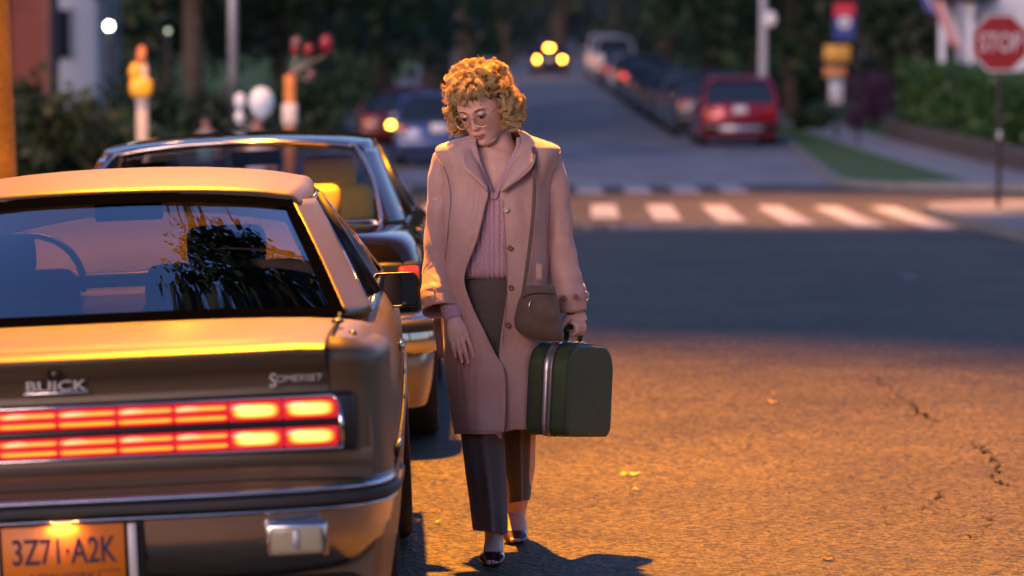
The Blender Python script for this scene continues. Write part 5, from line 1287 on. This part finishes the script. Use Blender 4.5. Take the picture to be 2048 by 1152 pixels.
# ---- trousers
def leg(rows):
    out = []
    for (py, L, Rr, dc, dp, cr_, slope) in rows:
        c, h = (L + Rr) / 2, (Rr - L) / 2
        r = [(0, -1 - cr_), (.3, -.86), (.68, -.66), (.95, -.25), (1, .1), (.82, .6), (.4, .92), (0, 1.03), (-.4, .92), (-.82, .6), (-1, .1), (-.95, -.25), (-.68, -.66), (-.3, -.86)]
        out.append([tuple(w(c + a * h + (cr_ * 14 if a == 0 and b < 0 else 0), py + slope * a, dc + b * dp)) for a, b in r])
    return out
tr = G()
hips = []
for (py, L, Rr, dp) in ((545, 918, 1066, .105), (556, 914, 1070, .11), (600, 908, 1078, .118), (650, 906, 1084, .12), (700, 910, 1084, .11), (730, 930, 1066, .09)):
    c, h = (L + Rr) / 2, (Rr - L) / 2
    hips.append([tuple(w(c + h * math.sin(a), py, -.005 - dp * math.cos(a))) for a in np.linspace(0, 2 * math.pi, 17)[:-1]])
tr.caploop(hips, 4, 5, fold(.010, 9, 14, 3, 1.))
f2 = fold(.007, 10, 5, 7, .9)
tr.caploop(leg([(615, 912, 1012, -.01, .1, .0, 0), (680, 912, 1014, -.03, .1, .05, 0), (760, 914, 1012, -.055, .09, .06, 0), (862, 921, 1008, -.085, .083, .10, 0), (930, 929, 1011, -.125, .088, .14, 0), (1000, 938, 1014, -.145, .085, .15, 1), (1050, 944, 1015, -.155, .083, .15, 3), (1064, 945.5, 1014, -.158, .082, .15, 4)]), 5, 5, f2)
tr.caploop(leg([(615, 985, 1082, .0, .1, .0, 0), (680, 990, 1082, .01, .1, .05, 0), (760, 998, 1080, .04, .095, .08, 0), (862, 1004, 1071, .11, .09, .12, 0), (930, 1009, 1066, .20, .088, .14, 0), (985, 1017, 1062, .285, .084, .15, -1), (1003, 1019, 1060, .30, .083, .15, -4)]), 5, 5, f2)
pb(tr, 'trousers', M['wool'])
# ---- coat
ff = fold(.012, 7, 3.2, 1, .9)
def coatdisp(p, u, v):
    q = ff(p, u, v); low = max(0., min(1., (.95 - p[2]) / .6))
    d = .010 * low * math.sin(p[0] * 46 + 2.2 * noise.noise(Vector((p[0] * 4, 0, p[2] * 2.5))))
    return np.array((q[0], q[1] - d, q[2] + (.02 * low * low * max(0., min(1., (p[0] + .05) / .06)))))
coat = sheet([(262, 966, 1040, 962, 1034, -.03, -.03, .062), (272, 940, 1060, 955, 1040, -.055, -.055, .078), (281, 908, 1086, 952, 1042, -.078, -.078, .095), (290, 882, 1110, 952, 1040, -.092, -.092, .108), (300, 872, 1119, 955, 1036, -.102, -.102, .118), (326, 876, 1116, 962, 1020, -.117, -.117, .13), (378, 886, 1102, 976, 1001, -.135, -.133, .14), (420, 884, 1100, 968, 1002, -.143, -.14, .145),
    (480, 884, 1098, 953, 1008, -.15, -.145, .145), (550, 884, 1096, 929, 1012, -.157, -.148, .145), (600, 885, 1095, 939, 1011, -.162, -.148, .15), (660, 887, 1093, 966, 1003, -.17, -.146, .155), (705, 888, 1091, 988, 997, -.178, -.145, .16), (742, 891, 1089, 1007, 998, -.185, -.146, .165), (800, 898, 1085, 1011, 1002, -.19, -.15, .17), (840, 904, 1081, 1010, 1006, -.208, -.152, .17), (868, 909, 1077, 1007, 1009, -.214, -.153, .17)], coatdisp, 6, 7)
co = pb(coat, 'coat', M['coat'], solid=.005)
def sleeve(pts, rad, seed):
    P = crpath([tuple(w(*p)) for p in pts], 7); Q = crpath([(r * PX, r * PX * .92) for r in rad], 7); g = G(); n = 36; v = []
    fn = fold(.013, 10, 9, seed, 1.)
    for i, p in enumerate(P):
        t = P[min(i + 1, len(P) - 1)] - P[max(i - 1, 0)]; t = t / np.linalg.norm(t); side = np.cross(t, (0, 1, 0)); side /= np.linalg.norm(side); oth = np.cross(side, t)
        for j in range(n):
            a = 2 * math.pi * j / n; q = p + side * Q[i][0] * math.cos(a) + oth * Q[i][1] * math.sin(a)
            d = fn(q, 0, 0) - q; fade = min(1, i / 5) * min(1, (len(P) - i) / 8)
            v.append(tuple(q + (side * math.cos(a) + oth * math.sin(a)) * (-d[1]) * fade))
    f = [(i * n + j, i * n + (j + 1) % n, (i + 1) * n + (j + 1) % n, (i + 1) * n + j) for i in range(len(P) - 1) for j in range(n)]
    f.append(tuple(range(n))); g.add(v, f); return g, P, Q
gL, PL, QL = sleeve([(888, 303, .0), (887, 314, .0), (883, 345, .0), (881, 400, .0), (876, 470, -.02), (876, 540, -.06), (879, 590, -.105), (882, 622, -.135)], [14, 19, 22, 23, 22, 26, 33, 36], 3)
gR, PR, QR = sleeve([(1104, 298, .0), (1103, 312, .0), (1108, 345, .0), (1113, 400, .0), (1120, 470, -.01), (1129, 540, -.02), (1138, 590, -.03), (1143, 624, -.035)], [14, 19, 22, 24, 25, 27, 30, 29], 8)
sl = pb(gL, 'sleeve', M['coat'], co, solid=.004); sr = pb(gR, 'sleeve', M['coat'], co, solid=.004)
def strap_(P, Q, i0, i1, sl_):
    g = G(); n = 36; v = []; idx = np.linspace(i0, i1, 5)
    for ii in idx:
        i = int(ii); fr = ii - i; p = P[i] * (1 - fr) + P[min(i + 1, len(P) - 1)] * fr; q = Q[i]
        t = P[min(i + 1, len(P) - 1)] - P[i - 1]; t = t / np.linalg.norm(t); side = np.cross(t, (0, 1, 0)); side /= np.linalg.norm(side); oth = np.cross(side, t)
        k = .0075 if ii not in (idx[0], idx[-1]) else .0045
        for j in range(n):
            a = 2 * math.pi * j / n; v.append(tuple(p + side * (q[0] + k) * math.cos(a) + oth * (q[1] + k) * math.sin(a) + t * sl_ * math.cos(a)))
    g.add(v, [(i * n + j, i * n + (j + 1) % n, (i + 1) * n + (j + 1) % n, (i + 1) * n + j) for i in range(4) for j in range(n)]); return g
NL = len(PL) - 1
pb(strap_(PL, QL, NL - 9.5, NL - 6., .004), 'cuff_strap', M['coat'], sl, solid=.004); pb(strap_(PR, QR, NL - 9.5, NL - 5.6, -.004), 'cuff_strap', M['coat'], sr, solid=.004)
pb(G().box(w(870, 588, -.165), (.006, .004, .036), (0, R(-8), 0), .0015, 1), 'belt_loop', M['coat'], sl)
for px, m in ((1126, 'button'), (1151, 'button')):
    pb(G().lathe([(.004, 0), (.004, .009), (0, .0095), (-.003, .009), (-.004, .006), (-.0035, 0)], 16, 'Y', tuple(w(px, 596 - (px - 1126) * .12, -.100))), 'cuff_button', M[m], sr)
pb(G().tube([tuple(w(1171, 582, -.05)), tuple(w(1176, 588, -.05)), tuple(w(1176, 598, -.05)), tuple(w(1171, 602, -.05))], .0032, 8, 2), 'strap_buckle', M['wire'], sr)
seam_([(1121, 303, -.03), (1112, 322, -.075), (1101, 350, -.10), (1093, 392, -.115), (1092, 440, -.11), (1093, 480, -.11)], par=co)
seam_([(870, 310, -.03), (884, 330, -.08), (896, 358, -.10), (901, 400, -.115), (897, 450, -.11), (890, 520, -.12)], par=co)
for y_, d_ in ((858, -.222),): seam_([(914, y_, -.16), (940, y_ + 3, -.215), (975, y_ + 4, -.226), (1004, y_ + 3, -.228)], r=.0009, par=co)
seam_([(1005, 400, -.151), (1014, 560, -.160), (1005, 690, -.158)], r=.0009, par=co)
# collar
def col(inner, outer, nm):
    rows = []
    for t, dd in ((0, 0), (.3, -.012), (.7, -.014), (1, -.004)):
        rows.append([tuple(w(a[0] + (b[0] - a[0]) * t, a[1] + (b[1] - a[1]) * t, a[2] + (b[2] - a[2]) * t + dd)) for a, b in zip(inner, outer)])
    return pb(G().surf(rows, 6, 4), nm, M['lining'], co, solid=.005)
col([(1000, 258, .062), (1030, 262, .03), (1044, 280, -.03), (1038, 305, -.098), (1022, 335, -.133), (1002, 379, -.158)], [(1005, 256, .08), (1052, 266, .055), (1069, 293, -.08), (1069, 325, -.145), (1050, 350, -.16), (1004, 384, -.165)], 'collar')
col([(995, 262, .062), (962, 270, .02), (951, 286, -.06), (952, 312, -.105), (961, 340, -.137), (975, 377, -.160)], [(992, 256, .08), (934, 279, -.01), (922, 308, -.118), (926, 336, -.152), (946, 354, -.162), (975, 382, -.165)], 'collar')
# stitched edges, front facing, buttons, pocket, back vent
seam = G()
for pts in (((1062, 292, -.10), (1064, 310, -.145), (1058, 332, -.165), (1030, 358, -.172), (1006, 376, -.172)), ((934, 288, -.06), (929, 308, -.135), (932, 330, -.163), (950, 349, -.172), (972, 372, -.173))):
    P = crpath([tuple(w(*p)) for p in pts], 6)
    for i in range(0, len(P) - 1, 1): seam.tube([P[i], P[i] * .4 + P[i + 1] * .6], .0011, 5)
pb(seam, 'stitching', M['lining'], co)
for px, py, m in ((1012, 420, 'button_w'), (1020, 496, 'button'), (1022, 575, 'button'), (1016, 650, 'button')):
    pb(G().lathe([(.004, 0), (.004, .0085), (0, .009), (-.003, .0085), (-.004, .0055), (-.003, .005), (-.003, 0)], 18, 'Y', tuple(w(px, py, -.156 - (.005 if py > 430 else .0)))), 'button', M[m], co)
rows = [[tuple(w(a, y, -.165 - .0 + (a - 1078) * -.0004)) for a in (1072, 1078, 1084)] for y in (527, 545, 562)]
pb(G().surf(rows, 2, 2), 'pocket_welt', M['coat'], co, solid=.006)
rows = [[tuple(w(px_ + k * 6, y, -.165 - .004 * (1 - abs(k - 1)))) for k in (0, 1, 2)] for px_, y in ((924, 562), (927, 590), (941, 625), (958, 655), (977, 690), (997, 722))]
rows = [[tuple(w(a + q, y, .02 + a_ * .05)) for q, a_ in ((0, 1), (8, .4), (16, 0))] for a, y in ((866, 632), (869, 660), (873, 690), (878, 716))]
pb(G().surf(rows, 3, 3), 'back_vent', M['coat'], co, solid=.004)
# ---- shoes
def shoe(F, top, r0, heel_h):
    g = G(); rows = []
    P = crpath(F, 4); n = len(P) - 1
    for i, p in enumerate(P):
        t = i / n
        wd = lerp_table([(0, .026), (.25, .031), (.6, .040), (.85, .042), (1, .030)], t); zb = lerp_table([(0, heel_h), (.3, heel_h * .85), (.7, .006), (1, .001)], t); zt = lerp_table(top, t) + (p[2] - .02) * .0
        zc = zb + .5 * (zt - zb)
        rows.append([(p[0] + wd * math.copysign(abs(math.sin(a)) ** .8, math.sin(a)), p[1], zc - (zt - zb) / 2 * math.copysign(abs(math.cos(a)) ** .8, math.cos(a))) for a in np.linspace(0, 2 * math.pi, 15)[:-1]])
    l = rows[-1]; rows.append([(P[-1][0] + (q[0] - P[-1][0]) * .55, P[-1][1] - .018, .3 * q[2] + .7 * .014) for q in l])
    r = rows[0]; rows.insert(0, [(P[0][0] + (q[0] - P[0][0]) * .5, P[0][1] + .014, q[2] * .8 + .2 * (heel_h + .02)) for q in r])
    g.caploop(rows, 3, 2)
    h = P[0]; g.tube([(h[0], h[1] + .004, 0.0 if heel_h < .05 else heel_h - .045), (h[0], h[1] + .002, heel_h + .012)], [.009, .019], 10)
    return g
s1 = pb(shoe(F1, [(0, .072), (.25, .050), (.5, .036), (.62, .046), (.8, .043), (1, .026)], 0, .042), 'shoe', M['shoe'])
s2 = pb(shoe(F2, [(0, .13), (.25, .105), (.5, .065), (.62, .052), (.8, .043), (1, .026)], 0, .088), 'shoe', M['shoe'])
for F_, s_, in ((F1, s1), (F2, s2)):
    g = G()
    for k, r in ((-.010, .0085), (.003, .0075), (.013, .006)): g.ell((F_[-1][0] + k, F_[-1][1] - .012, .016), (r, .012, r), 10, 8)
    pb(g, 'toes', M['skin'], person)
# ---- shoulder bag
bg0 = w(1073, 628, -.19)
bag = thing('shoulder_bag', 'soft brown suede pouch hanging at the hip of the woman on a thin strap', 'bag', bg0)
rows = []
for py, L, Rr, dp in ((570, 1062, 1098, .01), (573, 1052, 1108, .022), (592, 1040, 1114, .036), (620, 1031, 1119, .045), (645, 1027, 1122, .048), (662, 1034, 1126, .044), (674, 1056, 1128, .032), (681, 1082, 1128, .016), (683, 1092, 1124, .006)):
    c, h = (L + Rr) / 2, (Rr - L) / 2
    rows.append([tuple(w(c + h * math.copysign(abs(math.sin(a)) ** .85, math.sin(a)), py, -.19 - dp * math.cos(a))) for a in np.linspace(0, 2 * math.pi, 17)[:-1]])
G().caploop(rows, 4, 5, fold(.009, 13, 13, 4, 1.)).build('pouch', M['bag'], bag, org=bg0)
G().tube([tuple(w(*p)) for p in ((1045, 594, -.222), (1062, 586, -.232), (1085, 584, -.236), (1108, 588, -.225))], (.0022, .0035), 6, 4).build('zip', pm('zip', (.10, .07, .05), .5), bag, org=bg0)
G().tube([tuple(w(*p)) for p in ((1050, 276, .09), (1060, 280, .03), (1067, 292, -.09), (1069, 320, -.135), (1068, 400, -.165), (1062, 470, -.178), (1053, 540, -.19), (1046, 590, -.2), (1044, 612, -.215))], (.0018, .0062), 8, 5, up=(1, 0, 0)).build('strap', M['bag'], bag, org=bg0)
G().tube([tuple(w(*p)) for p in ((1062, 600, -.235), (1058, 612, -.24), (1060, 628, -.238))], .002, 6, 3).build('zip_pull', M['wire'], bag, org=bg0)
# ---- suitcase
M['green'] = pm('dark_green_leatherette', (.048, .074, .034), .5, spec=.3, bump=(160, .25, .0015), var=(40, .12)); M['green_edge'] = pm('green_piping', (.012, .03, .018), .5)
M['alu'] = pm('aluminium_band', (.45, .44, .48), .32, .8, bump=(30, .05, .002))
C0 = w(1133, 880, -.24); ctr = C0 + L_ * .18 - S_ * .078
case = thing('suitcase', 'dark green hard suitcase with a silver band carried by the woman', 'suitcase', (ctr.x, ctr.y, C0.z - .004), (0, 0, 0))
case.rotation_euler = (Matrix.Rotation(math.atan2(L_.y, L_.x), 3, 'Z') @ Matrix.Rotation(R(5.5), 3, 'Y')).to_euler()
HL, HH, TH = .178, .298, .0775
def prof(ins=0., n=7):
    x0, x1, z0, z1 = -HL + ins, HL - ins, ins, HH - ins; out = []
    for cx, cz, r, a0 in ((x1, z0, .034, -90), (x1, z1, .09, 0), (x0, z1, .09, 90), (x0, z0, .034, 180)):
        r = max(.005, r - ins); sx_, sz_ = (-1 if cx > 0 else 1), (1 if cz < .1 else -1)
        for k in range(n): a = R(a0 + 90 * k / (n - 1)); out.append((cx + sx_ * r + r * math.cos(a), cz + sz_ * r + r * math.sin(a) + (.008 * (1 - ((cx + sx_ * r) / HL) ** 2) if cz > .1 else 0)))
    return out
def ringat(ins, y): return [(a, y, b) for a, b in prof(ins)]
G().caploop([ringat(.02, -TH), ringat(.009, -TH + .001), ringat(.002, -TH + .007), ringat(0, -TH + .016), ringat(-.0015, -.02), ringat(-.0015, .02), ringat(0, TH - .016), ringat(.002, TH - .007), ringat(.009, TH - .001), ringat(.02, TH)], 1, 2).build('shell', M['green'], case, auto=50)
for y in (-TH + .010, TH - .010): p = ringat(.0005, y); G().tube(p + [p[0]], .0032, 6, cap=False).build('piping', M['green_edge'], case)
for y in (-.019, .019): p = ringat(-.0025, y); G().tube(p + [p[0]], .0022, 6, cap=False).build('piping', M['green_edge'], case)
a, b = ringat(-.0045, -.0145), ringat(-.0045, .0145); m_ = ringat(-.006, -.003); m2 = ringat(-.003, 0); m3 = ringat(-.006, .003)
G().surf([a + a[:1], m_ + m_[:1], m2 + m2[:1], m3 + m3[:1], b + b[:1]], 1, 1).build('silver_band', M['alu'], case)
# hardware and handle; handle top goes through the fist
case_m = Matrix.Translation(case.location) @ case.rotation_euler.to_matrix().to_4x4(); inv = case_m.inverted()
zt_ = HH + .008
for s in (-1, 1):
    G().box((s * .105, 0, zt_ - .004), (.045, .03, .012), None, .003, 2).build('clasp', M['chrome'], case)
    G().box((s * .05, 0, zt_ + .003), (.03, .03, .01), None, .003, 2).build('handle_plate', M['chrome'], case)
h0 = inv @ BC
G().tube([(-.05, 0, zt_), (-.054, h0.y * .5, zt_ + .03), (h0.x - .048, h0.y, h0.z - .012), (h0.x - .03, h0.y, h0.z), (h0.x, h0.y, h0.z + .002), (h0.x + .03, h0.y, h0.z), (h0.x + .048, h0.y, h0.z - .012), (.054, h0.y * .5, zt_ + .03), (.05, 0, zt_)], [(.005, .010)] * 2 + [(.006, .010)] + [(.009, .010)] * 3 + [(.006, .010)] + [(.005, .010)] * 2, 10, 4, up=(0, 1, 0)).build('handle', M['green_edge'], case)
